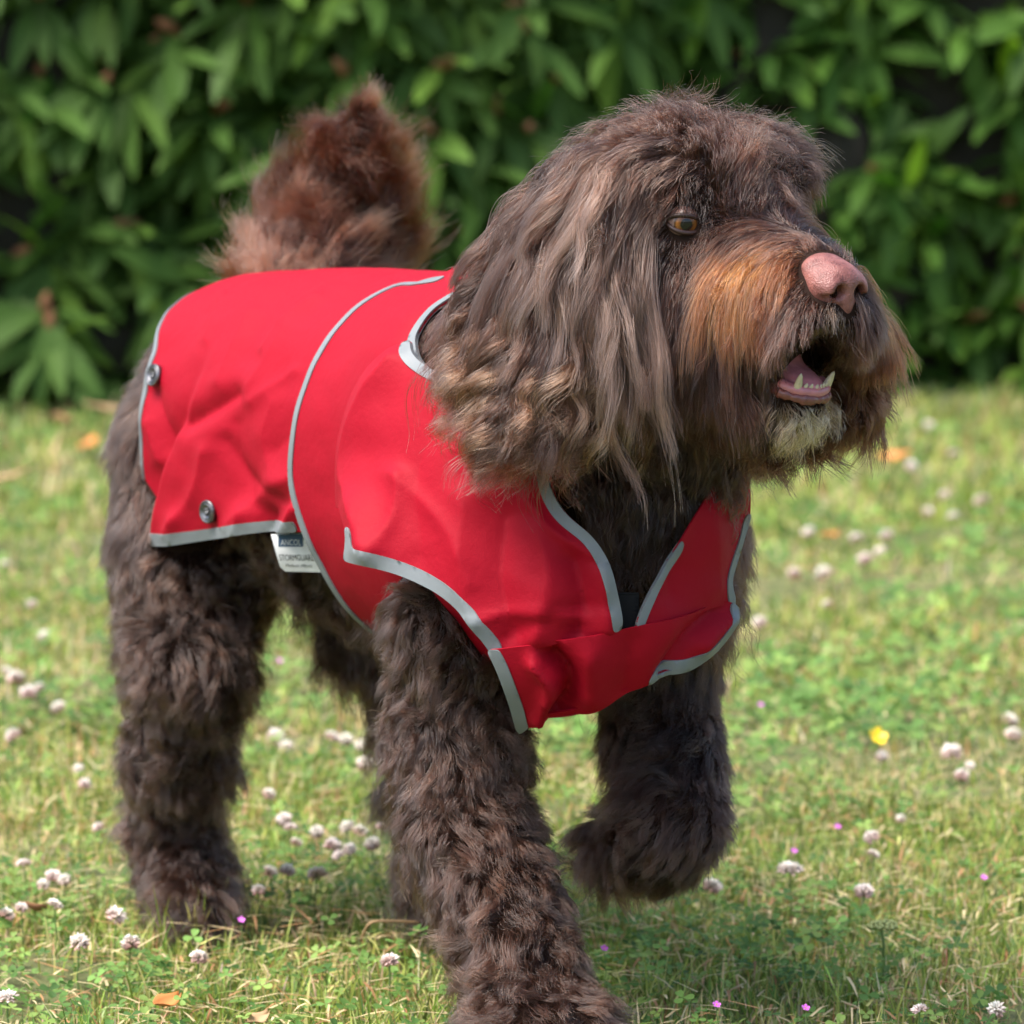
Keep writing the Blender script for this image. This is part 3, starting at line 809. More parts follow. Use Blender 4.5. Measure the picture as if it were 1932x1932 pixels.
pA, VA = panel('back_panel', S1, fA, S1.uvs, .0, FOLD_A, RED, pleat(S1.uvs))
pB, VB = panel('girth_panel', S1, fB, S1.uvs, .0036, [], RED, -.003 * smooth01(S1.uvs[:, 0], 740, 800))
pC, VC = panel('chest_panel', S2, fC, S2.uvc, .0055, FOLD_C, RED, .0035 * smooth01(S2.uvc[:, 1], 640, 960))
pD, VD = panel('chest_band', S2, fD, S2.uvd, .0120, FOLD_D, RED)
on = lambda fld, x: fld.trace(np.asarray(x)[:, 0], np.asarray(x)[:, 1])
girth3 = on(trunk, girth[3:])
arm_r3, arm_l3, neck3, neck23 = (on(hull, x) for x in (arm_r, arm_l[:50], neck[25:], neck2[:24]))
collar3 = on(trunk, neck[:36])
yes = lambda c: np.where(c, 1., -1.)
band(S1, VA, [fA, .0074 - fA, yes((S1.f < -.15) & (S1.uvs[:, 1] > 975))], pA)
band(S1, VA, [fA, .0056 - fA, yes((S1.f < -.36) & (S1.uvs[:, 1] <= 990))], pA)
trim(S1, VB, fB, girth3, .0062, pB)
trim(S1, VB, fB, mirror(girth3), .0062, pB)
trim(S1, VB, fB, collar3, .0058, pB)
trim(S2, VC, fC, arm_r3, .0082, pC)
trim(S2, VC, fC, arm_l3, .0080, pC)
fV = np.minimum(fC, (1183 - S2.uvc[:, 1]) * .00034)
trim(S2, VC, fV, neck3, .0068, pC)
trim(S2, VC, fV, neck23, .0052, pC)
trim(S2, VD, fD, arm_r3, .0082, pD)
trim(S2, VD, fD, arm_l3, .0080, pD)
cv = np.vstack([c[0] for c in COVER]); ofs = np.cumsum([0] + [len(c[0]) for c in COVER])
COAT_BVH = BVHTree.FromPolygons([tuple(x) for x in cv], [tuple(map(int, t + ofs[i])) for i, c in enumerate(COVER) for t in c[1]])
def frame_mesh(origin, ex, ey, ez, pts):
    return np.asarray(origin) + np.asarray(pts) @ np.array([ex, ey, ez])
def lathe(profile, n=28):            # profile of (radius, height), turned about the third axis
    prof = np.array(profile); V = []; F = []
    for r, h in prof:
        for k in range(n):
            V.append((r * math.cos(2 * math.pi * k / n), r * math.sin(2 * math.pi * k / n), h))
    for i in range(len(prof) - 1):
        for k in range(n):
            F.append((i * n + k, i * n + (k + 1) % n, (i + 1) * n + (k + 1) % n, (i + 1) * n + k))
    F.append(tuple(range(n))[::-1]); F.append(tuple(range((len(prof) - 1) * n, len(prof) * n)))
    return np.array(V), F
def tube(pts, rad, n=8, closed=False):
    pts = np.asarray(pts, float); m = len(pts); rad = np.broadcast_to(rad, (m,))
    T = unit(np.gradient(pts, axis=0)); up = np.array((.13, .21, .97)); V = []; F = []
    for i in range(m):
        e1 = unit(np.cross(T[i], up)); e2 = np.cross(T[i], e1)
        for k in range(n):
            a = 2 * math.pi * k / n; V.append(pts[i] + rad[i] * (math.cos(a) * e1 + math.sin(a) * e2))
    for i in range(m if closed else m - 1):
        for k in range(n):
            j = (i + 1) % m
            F.append((i * n + k, i * n + (k + 1) % n, j * n + (k + 1) % n, j * n + k))
    if not closed: F.append(tuple(range(n))[::-1]); F.append(tuple(range((m - 1) * n, m * n)))
    return np.array(V), F

# ------------------------------------------------------------------ buttons and the sewn-in label of the coat
t = NT('button_metal')
t.set(Base_Color=t.ramp(t.noise(400, 3, vec=t.obj()), [(.3, (.09, .09, .095)), (.7, (.22, .22, .23))]), Metallic=1., Roughness=.38)
METAL = t.m
co = np.array(coat.location)
for (u, v) in ((295, 709), (397, 965)):
    d = ray(u, v); hit = COAT_BVH.ray_cast(Vector(CAM), Vector(d))
    hp = np.array(hit[0]); nz = trunk.normal(hp[None], .02)[0] * .8 + unit(CAM - hp) * .2; nz = unit(nz)
    if u < 350: nz = unit(nz + DR * .25)
    ex = unit(np.cross((0, 0, 1.), nz)); ey = np.cross(nz, ex); org = hp + nz * .0022 - co
    V, F = lathe([(.0082, -.002), (.0084, .0004), (.0082, .0016), (.0073, .0021), (.0068, .0015), (.0060, .0013), (.0057, .0019), (.0051, .0019), (.0047, .0013), (.0001, .0014)])
    b = mesh_obj('button', frame_mesh(org, ex, ey, nz, V), F, METAL, coat)
    V = []; F = []                   # raised paw emblem
    for cx, cy, r in ((0, -.0012, .0016), (-.0021, .0006, .0008), (-.0008, .0019, .0008), (.0008, .0019, .0008), (.0021, .0006, .0008)):
        v, f = lathe([(r, .001), (r * .9, .0019), (r * .5, .0022), (.00005, .0023)], 10)
        F += [tuple(i + len(V) for i in q) for q in f]; V += list(v + (cx, cy, 0))
    mesh_obj('paw_emblem', frame_mesh(org, ex, ey, nz, V), F, METAL, b)
LY = 2.938
la, lb, lc, ld = P(511, 1008, LY), P(612, 1004, LY - .016), P(615, 1080, LY - .014), P(531, 1078, LY + .002)
n1, n2 = 12, 8; V = []; F = []
for j in range(n2 + 1):
    for i in range(n1 + 1):
        s_, t_ = i / n1, j / n2
        q = (la * (1 - s_) + lb * s_) * (1 - t_) + (ld * (1 - s_) + lc * s_) * t_
        if j == n2 and i == 0: q = q + (la - ld) * .06 + (lc - ld) * .05
        V.append(q + np.array((0, -.0025 * math.sin(math.pi * t_), 0)) - co)
for j in range(n2):
    for i in range(n1): k = j * (n1 + 1) + i; F.append((k, k + n1 + 1, k + n1 + 2, k + 1))
clab = mesh_obj('care_label', V, F, simple('label_cloth', (.72, .73, .74), .7), coat)
lx = unit(lc - ld); lnrm = unit(np.cross(lc - ld, la - ld)); lnrm = lnrm * np.sign(lnrm @ (CAM - la)); ly = np.cross(lnrm, lx)
def lab_pt(u, v, lift=.0011):        # a point on the label's face
    for _ in range(1):
        d = unit(ray(u, v)); q = CAM + d * (((la + lc) / 2 - CAM) @ lnrm / (d @ lnrm))
    return q
LAB_BVH = BVHTree.FromPolygons([tuple(np.array(v) + co) for v in V], F)
def lay_on_label(q, lift=.0004):
    h_ = LAB_BVH.ray_cast(Vector(q), Vector(-lnrm), .1)
    return np.array(h_[0]) + lnrm * lift if h_[0] is not None else q - lnrm * .0185
def label_text(txt, u, v, h_px, width_px, col, rough=.6):
    cu = bpy.data.curves.new('print', 'FONT'); cu.body = txt; cu.size = 1.0; cu.resolution_u = 3
    tmp = bpy.data.objects.new('print', cu); COL.objects.link(tmp)
    bpy.context.view_layer.update()
    me = bpy.data.meshes.new_from_object(tmp.evaluated_get(bpy.context.evaluated_depsgraph_get()))
    bpy.data.objects.remove(tmp)
    X = np.array([x.co for x in me.vertices]); X -= X.min(0); w = X[:, 0].max(); hh = X[:, 1].max()
    o3 = lab_pt(u, v)
    sx = px(width_px, LY) / w; sy = px(h_px, LY) / hh
    W = o3 + lnrm * .02 + np.outer(X[:, 0] * sx, lx) + np.outer(X[:, 1] * sy, ly)
    W = np.array([lay_on_label(q) for q in W]) - co
    for x, q in zip(me.vertices, W): x.co = q
    me.materials.clear(); me.materials.append(col)
    o = bpy.data.objects.new('print', me); COL.objects.link(o); o.parent = clab
INK = simple('label_ink', (.03, .035, .04), .6); BLUE = simple('label_blue', (.015, .055, .12), .6); PALE = simple('label_pale', (.6, .62, .6), .6)
q0 = lab_pt(528, 1030) + lnrm * .02; bw, bh = px(52, LY), px(24, LY)
V = [lay_on_label(q0 + lx * bw * i / 6 + ly * bh * j / 4, .00025) - co for j in range(5) for i in range(7)]
mesh_obj('print', V, [(j * 7 + i, j * 7 + i + 1, j * 7 + i + 8, j * 7 + i + 7) for j in range(4) for i in range(6)], BLUE, clab)
label_text('ANCOL', 532, 1027.5, 11, 43, PALE)
label_text('STORMGUARD', 531, 1056, 12.5, 76, INK)
label_text('Medium (40cm)', 542, 1070.5, 8.5, 56, INK)
# ribbed black elastic in the notch of the neckline
d = ray(1176, 1160); hp = np.array(COAT_BVH.ray_cast(Vector(CAM), Vector(ray(1160, 1205)))[0])
eo = P(1176, 1165, hp[1] + .014); V = []; F = []
for j in range(25):
    z = px(-48 + 4 * j, hp[1]); dy = .0012 * (j % 2)
    for i in range(5): V.append(eo + CR * px(-30 + 15 * i, hp[1]) - CU * z + np.array((0, dy, 0)) - co)
for j in range(24):
    for i in range(4): k = j * 5 + i; F.append((k, k + 1, k + 6, k + 5))
el = mesh_obj('elastic_gusset', V, F, simple('black_elastic', (.004, .004, .0045), .9), coat)
md = el.modifiers.new('thickness', 'SOLIDIFY'); md.thickness = .0015

# ------------------------------------------------------------------ the dog
dog = empty('dog', tuple(dog_world(-.18, 0., 0.)))
tag(dog, 'shaggy chocolate brown dog in a red coat walking on the lawn with one forepaw lifted', 'dog')
do = np.array(dog.location)
SKIN = simple('dog_skin', (.020, .011, .008), .9, Specular_IOR_Level=.1)
BV, BF = body.mesh()
bo = mesh_obj('body', BV - do, BF, SKIN, dog)
# nose
N0 = P(1576, 532, 2.582)
nf = Field(N0 - .05, N0 + .05, .0011)
nf.d[:] = .03
nf.ell(N0, [HF, HR, HU], (.0150, .0180, .0132), .006)
for s in (1, -1):
    nf.ell(N0 + HR * s * .0118 - HU * .0035 + HF * .003, [HF, HR, HU], (.0112, .0080, .0088), .005)
nf.ell(N0 - HU * .0125 + HF * .006, [HF, HR, HU], (.0085, .0070, .0105), .006)
nf.ell(N0 - HF * .012 + HU * .004, [HF, HR, HU], (.012, .017, .012), .008)
for s in (1, -1):
    nf.cap(N0 + HF * .018 + HR * s * .0076 - HU * .0045, N0 + HF * .004 + HR * s * .0092 - HU * .0035, .0046, .0038, .0025, sub=True)
    nf.cap(N0 + HF * .0140 + HR * s * .0098 - HU * .0075, N0 + HF * .007 + HR * s * .0205 - HU * .0090, .0030, .0022, .002, sub=True)
nf.cap(N0 + HF * .0188 + HU * .001, N0 + HF * .0170 - HU * .024, .0012, .0014, .0016, sub=True)
V, F = nf.mesh(0, 2)
t = NT('nose_skin')
oc = t.obj(); c = t.ramp(t.noise(130, 4, .6, oc), [(.30, (.10, .030, .024)), (.5, (.215, .080, .068)), (.75, (.31, .135, .118))])
vo = t.n('TexVoronoi', Scale=190.); t.put(vo.inputs['Vector'], oc)
dots = t.ramp(vo.outputs['Distance'], [(.06, (.35, .3, .3)), (.16, (1, 1, 1))])
t.set(Base_Color=t.mix(.45, c, dots, 'MULTIPLY'), Roughness=.42, Subsurface_Weight=.08, Subsurface_Scale=.003, Specular_IOR_Level=.4,
      Normal=t.bump(t.n('TexVoronoi', Scale=900., Vector=oc).outputs[0], .5, .0008))
t.b.inputs['Subsurface Radius'].default_value = (1, .3, .2)
nose = mesh_obj('nose', V - do, F, t.m, dog); nose['label'] = 'pink mottled nose with dark specks'
# eyes
LID = simple('eyelid_skin', (.030, .012, .009), .45)
t = NT('eye')
oc = t.obj()
vm = t.n('VectorMath', _operation='MULTIPLY'); t.put(vm.inputs[0], oc); vm.inputs[1].default_value = (1, 1, 0)
vl = t.n('VectorMath', _operation='LENGTH'); t.put(vl.inputs[0], vm.outputs[0])
mr = t.n('MapRange', Value=vl.outputs['Value']); mr.inputs[2].default_value = .0115
streak = t.noise(900, 3, vec=oc)
col = t.ramp(mr.outputs[0], [(.0, (.004, .004, .005)), (.30, (.004, .004, .005)), (.36, (.14, .05, .010)), (.52, (.34, .125, .026)), (.62, (.05, .018, .006)), (.68, (.30, .20, .17)), (1., (.35, .2, .17))])
t.set(Base_Color=t.mix(.35, col, streak, 'MULTIPLY'), Roughness=.12, Coat_Weight=.3, Coat_Roughness=.03, Specular_IOR_Level=.4)
EYE = t.m
for e, sgn, uvc in ((EYE_R, 1, (1293, 422)), (EYE_L, -1, (1497, 392))):
    gaze = unit(HF * .80 + HR * .48 * sgn - HU * .02)
    surf = body.trace(np.array(float(uvc[0])), np.array(float(uvc[1])))
    if sgn < 0: surf = mirror_head(EYE_HIT) - gaze * .011
    else: EYE_HIT = surf
    ctr = surf - gaze * .0072
    ex = unit(np.cross((0, 0, 1.), gaze)); ey = np.cross(gaze, ex)
    bm = bmesh.new(); bmesh.ops.create_uvsphere(bm, u_segments=32, v_segments=20, radius=.0115)
    me = bpy.data.meshes.new('eye'); bm.to_mesh(me); bm.free(); me.materials.append(EYE)
    for p_ in me.polygons: p_.use_smooth = True
    eo_ = bpy.data.objects.new('eye', me); COL.objects.link(eo_); eo_.parent = dog
    eo_.matrix_local = Matrix(((ex[0], ey[0], gaze[0], ctr[0] - do[0]), (ex[1], ey[1], gaze[1], ctr[1] - do[1]), (ex[2], ey[2], gaze[2], ctr[2] - do[2]), (0, 0, 0, 1)))
    for up_, k0, k1, rad in ((1, 0, 1, .0016), (-1, 0, 1, .0017)):
        pts = []
        for k in np.linspace(0, 1, 15):
            a = math.pi * k; x = math.cos(a) * .0112; y = up_ * math.sin(a) * (.0058 if up_ > 0 else .0052) - x * sgn * .10
            zz = math.sqrt(max(.0124 ** 2 - x * x - y * y, 1e-6))
            pts.append(ctr + ex * x + ey * y + gaze * (zz - .0004) - do)
        rd = rad * (.35 + .65 * np.sin(np.pi * np.linspace(0, 1, 15)) ** .5)
        V, F = tube(pts, rd, 8)
        mesh_obj('eyelid', V, F, LID, dog)
# mouth: tongue, lower lip, gum, teeth
def mouth_mat(name, col, rough):
    t = NT(name); oc = t.obj()
    t.set(Base_Color=t.ramp(t.noise(180, 4, .6, oc), [(.3, tuple(np.array(col) * .75)), (.7, col)]), Roughness=rough, Subsurface_Weight=.1, Subsurface_Scale=.003, Specular_IOR_Level=.6,
          Normal=t.bump(t.noise(700, 2, vec=oc), .3, .0008))
    return t.m
TONGUE, LIP, TOOTH = mouth_mat('tongue', (.55, .21, .24), .22), mouth_mat('lip', (.20, .065, .058), .25), mouth_mat('tooth', (.62, .54, .38), .22)
J = P(1508, 724, 2.602)
JU = unit(HU + HF * .25); JF = unit(HF - HU * .25)
tf = Field(J - .07, J + .07, .0016); tf.d[:] = .03
tc = J - JF * .012 + JU * .004
tf.ell(tc, [JF, HR, JU], (.030, .0135, .0065), .004)
tf.ell(tc - JF * .02 + JU * .006, [JF, HR, JU], (.024, .0150, .009), .006)
tf.cap(tc + JF * .024 + JU * .0085, tc - JF * .03 + JU * .018, .0012, .0016, .003, sub=True)
V, F = tf.mesh(); mesh_obj('tongue', V - do, F, TONGUE, dog)
arc = [J + JF * (.017 * math.cos(a)) + HR * (.0185 * math.sin(a)) for a in np.radians(np.linspace(-88, 88, 17))]
arc = [arc[0] - JF * .030 + HR * -.006] + arc + [arc[-1] - JF * .030 + HR * .006]
V, F = tube(spline(arc, 4) - JU * .003 - do, .0033 + .0006 * np.sin(np.linspace(0, 23, 73)) + .0003 * np.sin(np.linspace(0, 71, 73)), 10); mesh_obj('lower_lip', V, F, LIP, dog)
V, F = tube(spline([a_ * .9 + J * .1 for a_ in arc[1:-1]], 3) + JU * .0012 - do, .0036, 10); mesh_obj('gum', V, F, TONGUE, dog)
def tooth(base, up, h, r, lean):
    V, F = lathe([(r, 0), (r * 1.05, h * .25), (r * .85, h * .55), (r * .5, h * .85), (r * .12, h)], 12)
    ez = unit(up + lean); ex = unit(np.cross(ez, HF)); ey = np.cross(ez, ex)
    V = V * (1, .8, 1)
    mesh_obj('tooth', frame_mesh(base - do, ex, ey, ez, V), F, TOOTH, dog)
for s in (1, -1):
    tooth(J + JF * .0105 + HR * s * .0118 + JU * .001, JU, .0125, .0030, HR * s * .18 + JF * .15)
    for k in range(3):
        tooth(J + JF * (.0155 - .0012 * k) + HR * s * (.0016 + .0034 * k) + JU * .0015, JU, .0058, .0018, JF * .2)

# ---- fur
def collide_normal(p):
    return np.where((body(p) < hull(p))[:, None], body.normal(p), hull.normal(p))
both = lambda p: np.minimum(body(p), hull(p))
R = sample_mesh(BV, BF, N_FUR, lambda c: np.where((body.normal(c) * unit(CAM - c)).sum(-1) > -.25, 1., .35))
RN = body.normal(R)
near = hull(R) < .012
cov = np.zeros(len(R), bool)
for i in np.flatnonzero(near):
    if COAT_BVH.ray_cast(Vector(R[i]), Vector(RN[i]), .07)[0] is not None: cov[i] = True
R = R[~cov]; RN = RN[~cov]
ear = np.zeros(len(R), bool)
for s in (1, -1):
    a, b = ear_axis(s)
    ba = b - a; t = np.clip((R - a) @ ba / (ba @ ba), 0, 1); d = R - a - t[:, None] * ba
    ear |= (np.linalg.norm(d, axis=1) < .056) & (((R - HC) @ HR) * s > (.052 if s > 0 else .045))
far_ear = ear & ((R - HC) @ HR < 0)
tl = np.zeros(len(R), bool)
for a, b in zip(TAIL[:-1], TAIL[1:]):
    ba = b - a; t = np.clip((R - a) @ ba / (ba @ ba), 0, 1); tl |= np.linalg.norm(R - a - t[:, None] * ba, axis=1) < .056
tl &= (R[:, 2] > .455)
EYE_HIT_L = mirror_head(EYE_HIT)
eyed = np.minimum(np.linalg.norm(R - EYE_HIT, axis=1), np.linalg.norm(R - EYE_HIT_L, axis=1) + .02)
ba = np.array([P(1475, 700, 2.66), P(1565, 698, 2.56)])
e = ba[1] - ba[0]; t = np.clip((R - ba[0]) @ e / (e @ e), 0, 1)
mouth = np.linalg.norm(R - ba[0] - t[:, None] * e, axis=1)
ok = (np.linalg.norm(R - (la + lc) / 2, axis=1) > .048) & (eyed > .0100) & (nf(R) > .0005) & ((mouth > .0258) | ((R - J) @ JU < -.0075))
m = ok & ~ear & ~tl
head = (R[:, 2] > .33) & ((R - HC) @ DF > -.16)
inner = hull(R) < 0
leg_f = (R[:, 2] < .33) & ((R - DO) @ DF > -.12)
def face_clear(pts):                  # strands that would lie across the nose, the mouth or the eye are left out
    tip = pts[:, 2:]; e = ba[1] - ba[0]
    t = np.clip((tip - ba[0]) @ e / (e @ e), 0, 1.25)
    dm = np.linalg.norm(tip - ba[0] - t[..., None] * e, axis=-1).min(1)
    q = tip - N0; dn = nf(tip).min(1)
    fr = ((q @ HF > .006) & (np.abs(q @ HR) < .020) & (q @ HU > -.004) & (q @ HU < .012)).any(1)
    de = np.linalg.norm(tip - EYE_HIT, axis=-1).min(1)
    inner_lip = (tip[:, :, 2] > ba[1][2] - .012).any(1)
    return ((dm < .0165) & ((pts[:, 0] - J) @ JU > -.004) & (RNG.random(len(pts)) < .96)) | (dn < .0002) | fr | ((de < .0085) & (RNG.random(len(pts)) < .85))
def fur(sel, *a, **k):
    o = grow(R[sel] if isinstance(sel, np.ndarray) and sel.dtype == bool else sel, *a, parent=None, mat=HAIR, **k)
    if o is not None: o.parent = dog; o.location = -do
    return o
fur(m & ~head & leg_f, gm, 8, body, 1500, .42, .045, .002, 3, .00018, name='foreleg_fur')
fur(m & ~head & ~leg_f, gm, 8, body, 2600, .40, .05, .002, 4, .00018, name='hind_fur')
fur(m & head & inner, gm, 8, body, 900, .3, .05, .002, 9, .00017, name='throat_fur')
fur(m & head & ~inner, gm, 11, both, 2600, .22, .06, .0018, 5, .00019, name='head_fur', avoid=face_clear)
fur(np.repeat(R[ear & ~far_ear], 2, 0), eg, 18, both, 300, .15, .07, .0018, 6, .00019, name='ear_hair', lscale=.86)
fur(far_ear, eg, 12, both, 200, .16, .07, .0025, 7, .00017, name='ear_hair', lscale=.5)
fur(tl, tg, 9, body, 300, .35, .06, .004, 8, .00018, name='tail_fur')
# ------------------------------------------------------------------ the lawn
def ground_at(u, v, z=0.0):
    d = ray(u, v); return CAM + d * ((z - CAM_H) / d[..., 2])[..., None]
t = NT('lawn_soil'); oc = t.obj()
c1 = t.ramp(t.noise(3.5, 4, .6, oc), [(.3, (.09, .11, .035)), (.55, (.15, .17, .055)), (.75, (.20, .17, .07))])
c2 = t.ramp(t.noise(90, 4, .7, oc), [(.3, (.03, .035, .012)), (.7, (.16, .17, .06))])
t.set(Base_Color=t.mix(.55, c1, c2), Roughness=.95, Normal=t.bump(t.noise(140, 4, .7, oc), .6, .01))
gx = np.r_[-60, -20, -6, np.linspace(-2.2, 2.2, 60), 6, 20, 60]; gy = np.r_[-8, 0, np.linspace(1.6, 9.5, 100), 12, 20, 60, 200]
X, Y = np.meshgrid(gx, gy); vn = VNoise(.5, seed=31); vm_ = VNoise(.12, seed=32)
Z = .006 * vn(np.stack([X, Y, 0 * X], -1))[..., 0] + .003 * vm_(np.stack([X, Y, 0 * X], -1))[..., 0] - .012
n1 = len(gx); V = np.stack([X, Y, Z], -1).reshape(-1, 3)
F = np.array([(j * n1 + i, j * n1 + i + 1, (j + 1) * n1 + i + 1, (j + 1) * n1 + i) for j in range(len(gy) - 1) for i in range(n1 - 1)])
lawn = mesh_obj('lawn', V, F, t.m); tag(lawn, kind='structure')

def leaf_material(name, rough=.55, trans=.3, spec=.35):
    t = NT(name); a = t.n('Attribute', _attribute_name='tint')
    t.set(Base_Color=a.outputs['Color'], Roughness=rough, Specular_IOR_Level=spec)
    tr = t.n('BsdfTranslucent'); t.put(tr.inputs['Color'], a.outputs['Color'])
    mx = t.n('MixShader'); mx.inputs[0].default_value = trans
    t.put(mx.inputs[1], t.b.outputs[0]); t.put(mx.inputs[2], tr.outputs[0]); t.put(t.out.inputs['Surface'], mx.outputs[0])
    return t.m
GRASS = leaf_material('grass_blade', .6, .4, .25)
pn = VNoise(.35, seed=41); pn2 = VNoise(.09, seed=42)
GCOL = np.array([(.225, .310, .055), (.350, .410, .095), (.110, .190, .038), (.480, .470, .165), (.68, .55, .32), (.46, .25, .12), (.140, .245, .070)])
def pick_colours(p, n, dry=0.):
    a = pn(p)[:, 0]; b = pn2(p)[:, 1]
    pr = np.stack([.26 + .05 * a, .24 + 0 * a, .18 - .04 * a + .05 * b, .13 - .05 * a, .15 + dry - .05 * a - .03 * b, .04 + dry * .6 - .02 * b + 0 * a, .10 + .04 * b], 1)
    pr = np.clip(pr, .005, 1); pr /= pr.sum(1, keepdims=True)
    k = (RNG.random((n, 1)) > np.cumsum(pr, 1)).sum(1).clip(0, 6)
    return GCOL[k] * np.exp(.22 * RNG.normal(size=(n, 1))) * (1 + .10 * RNG.normal(size=(n, 3)))
def blades(n, y0, y1, half, lmin, lmax, wid, lean, segs=3, power=1., inner=0):
    y = y0 + (y1 - y0) * RNG.random(n) ** power; x = (RNG.random(n) * 2 - 1) * (half * y + .06)
    if inner: x = np.sign(x) * (inner * y + (half - inner) * y * RNG.random(n))
    p = np.stack([x, y, np.zeros(n) - .012], 1)
    ln = lmin + (lmax - lmin) * RNG.random(n) ** 1.6; ln = ln * (1 + .25 * pn2(p)[:, 0])
    az = RNG.random(n) * 6.283; th = np.abs(lean * RNG.normal(size=n)).clip(0, 1.5)
    return build_blades(p, ln, az, th, wid * (.6 + .8 * RNG.random(n)), pick_colours(p, n), segs)
def build_blades(p, ln, az, th, wd, col, segs=3):
    n = len(p); hd = np.stack([np.cos(az), np.sin(az), 0 * az], 1); up = np.array((0, 0, 1.))
    side = np.stack([-np.sin(az), np.cos(az), 0 * az], 1)
    q = p.copy(); rows = []; bend = RNG.random(n) * .9
    for k in range(segs):
        w = wd * (1, .85, .55, .3)[k]
        rows += [q - side * w[:, None] / 2, q + side * w[:, None] / 2]
        a = th + bend * (k + .5) / segs
        q = q + (hd * np.sin(a)[:, None] + up * np.cos(a)[:, None]) * (ln / segs)[:, None]
    rows.append(q)
    m = 2 * segs + 1; V = np.stack(rows, 1).reshape(-1, 3); base = (np.arange(n) * m)[:, None]
    T = []
    for k in range(segs - 1):
        T += [base + (2 * k, 2 * k + 1, 2 * k + 3), base + (2 * k, 2 * k + 3, 2 * k + 2)]
    T.append(base + (2 * segs - 2, 2 * segs - 1, 2 * segs))
    return V, np.vstack(T), np.repeat(col, m, 0)
def join(parts):
    V = []; T = []; C = []; o = 0
    for v, t, c in parts: V.append(v); T.append(t + o); C.append(c); o += len(v)
    return np.vstack(V), np.vstack(T), np.vstack(C)
parts = [blades(105000, 2.25, 3.9, .128, .010, .032, .0019, 1.0, 3, 1.1), blades(60000, 3.6, 6.2, .128, .012, .036, .0030, .95, 2), blades(42000, 5.8, 9.6, .135, .018, .05, .0050, .75, 2)]
# a wider, sparser skirt of lawn on both sides
parts.append(blades(26000, 2.4, 9.0, .30, .018, .04, .0040, .9, 2, 1., .132))
# tufts the mower missed, in front of the hind paw and along the bottom
for (u, v, n, h) in ((330, 1775, 9, .055), (395, 1770, 9, .055), (450, 1760, 6, .045), (500, 1790, 8, .04), (1250, 1880, 14, .045), (1590, 1880, 16, .04), (1860, 1850, 14, .04), (90, 1840, 12, .04), (640, 1900, 12, .04), (1480, 1800, 10, .035), (1720, 1930, 16, .045), (230, 1900, 12, .04)):
    c = ground_at(u, v); p = c + RNG.normal(size=(n, 3)) * (.014, .014, 0); p[:, 2] = -.01
    parts.append(build_blades(p, h * (.6 + .7 * RNG.random(n)), RNG.random(n) * 6.28, .35 * RNG.random(n), .002 + .0012 * RNG.random(n), GCOL[RNG.choice([0, 1, 3], n)], 3))
# dry clippings lying flat
n = 8500; y = 2.3 + 3.0 * RNG.random(n); p = np.stack([(RNG.random(n) * 2 - 1) * .135 * y, y, .004 + .014 * RNG.random(n)], 1)
parts.append(build_blades(p, .012 + .03 * RNG.random(n), RNG.random(n) * 6.28, 1.3 + .3 * RNG.random(n), .0014 + .001 * RNG.random(n), GCOL[RNG.choice([4, 4, 5, 5, 4, 3], n)] * np.exp(.2 * RNG.normal(size=(n, 1))), 2))
V, T, C = join(parts)
go = mesh_obj('grass', V, T, GRASS, smooth=False); attr_color(go.data, 'tint', C)
tag(go, 'short mown grass blades and dry clippings of the lawn', 'grass', kind='stuff')
# clover leaves: three round leaflets each
def clover(n, y0, y1, half, r0, r1):
    y = y0 + (y1 - y0) * RNG.random(n) ** 1.1; x = (RNG.random(n) * 2 - 1) * half * y
    p0 = np.stack([x, y, 0 * y], 1); keep = pn(p0)[:, 1] + .6 * RNG.normal(size=n) > -.1; p0 = p0[keep]; n = len(p0)
    p0[:, 2] = .002 + .022 * RNG.random(n)
    r = r0 + (r1 - r0) * RNG.random(n); az = RNG.random(n) * 6.28; V = []; T = []; o = 0
    nrm = unit(np.stack([.35 * RNG.normal(size=n), .35 * RNG.normal(size=n) - .15, np.ones(n)], 1))
    e1 = unit(np.cross(nrm, np.stack([np.cos(az), np.sin(az), 0 * az], 1))); e2 = np.cross(nrm, e1)
    for k in range(3):
        a = k * 2.094; d = math.cos(a) * e1 + math.sin(a) * e2; s = -math.sin(a) * e1 + math.cos(a) * e2
        prof = [(0, 0, 0), (.7, .55, .12), (1.35, .75, .22), (1.85, .42, .2), (1.78, 0, .06), (1.85, -.42, .2), (1.35, -.75, .22), (.7, -.55, .12)]
        pts = np.stack([p0 + r[:, None] * (x_ * d + y_ * s + z_ * nrm) for x_, y_, z_ in prof], 1)
        V.append(pts.reshape(-1, 3)); b = o + (np.arange(n) * 8)[:, None]; o += n * 8
        T += [b + (0, i, i + 1) for i in range(1, 7)]
    c = np.array([(.110, .220, .050), (.160, .290, .070), (.080, .170, .045), (.24, .36, .09)])[RNG.integers(0, 4, n)] * np.exp(.15 * RNG.normal(size=(n, 1)))
    return np.vstack(V), np.vstack(T), np.vstack([np.repeat(c, 8, 0)] * 3)
V, T, C = join([clover(6500, 2.3, 4.2, .13, .0022, .0046), clover(3000, 3.9, 7.6, .135, .006, .009)])
cl = mesh_obj('clover_leaves', V, T, GRASS, smooth=False); attr_color(cl.data, 'tint', C)
tag(cl, 'small round clover leaves growing among the grass', 'clover', kind='stuff')

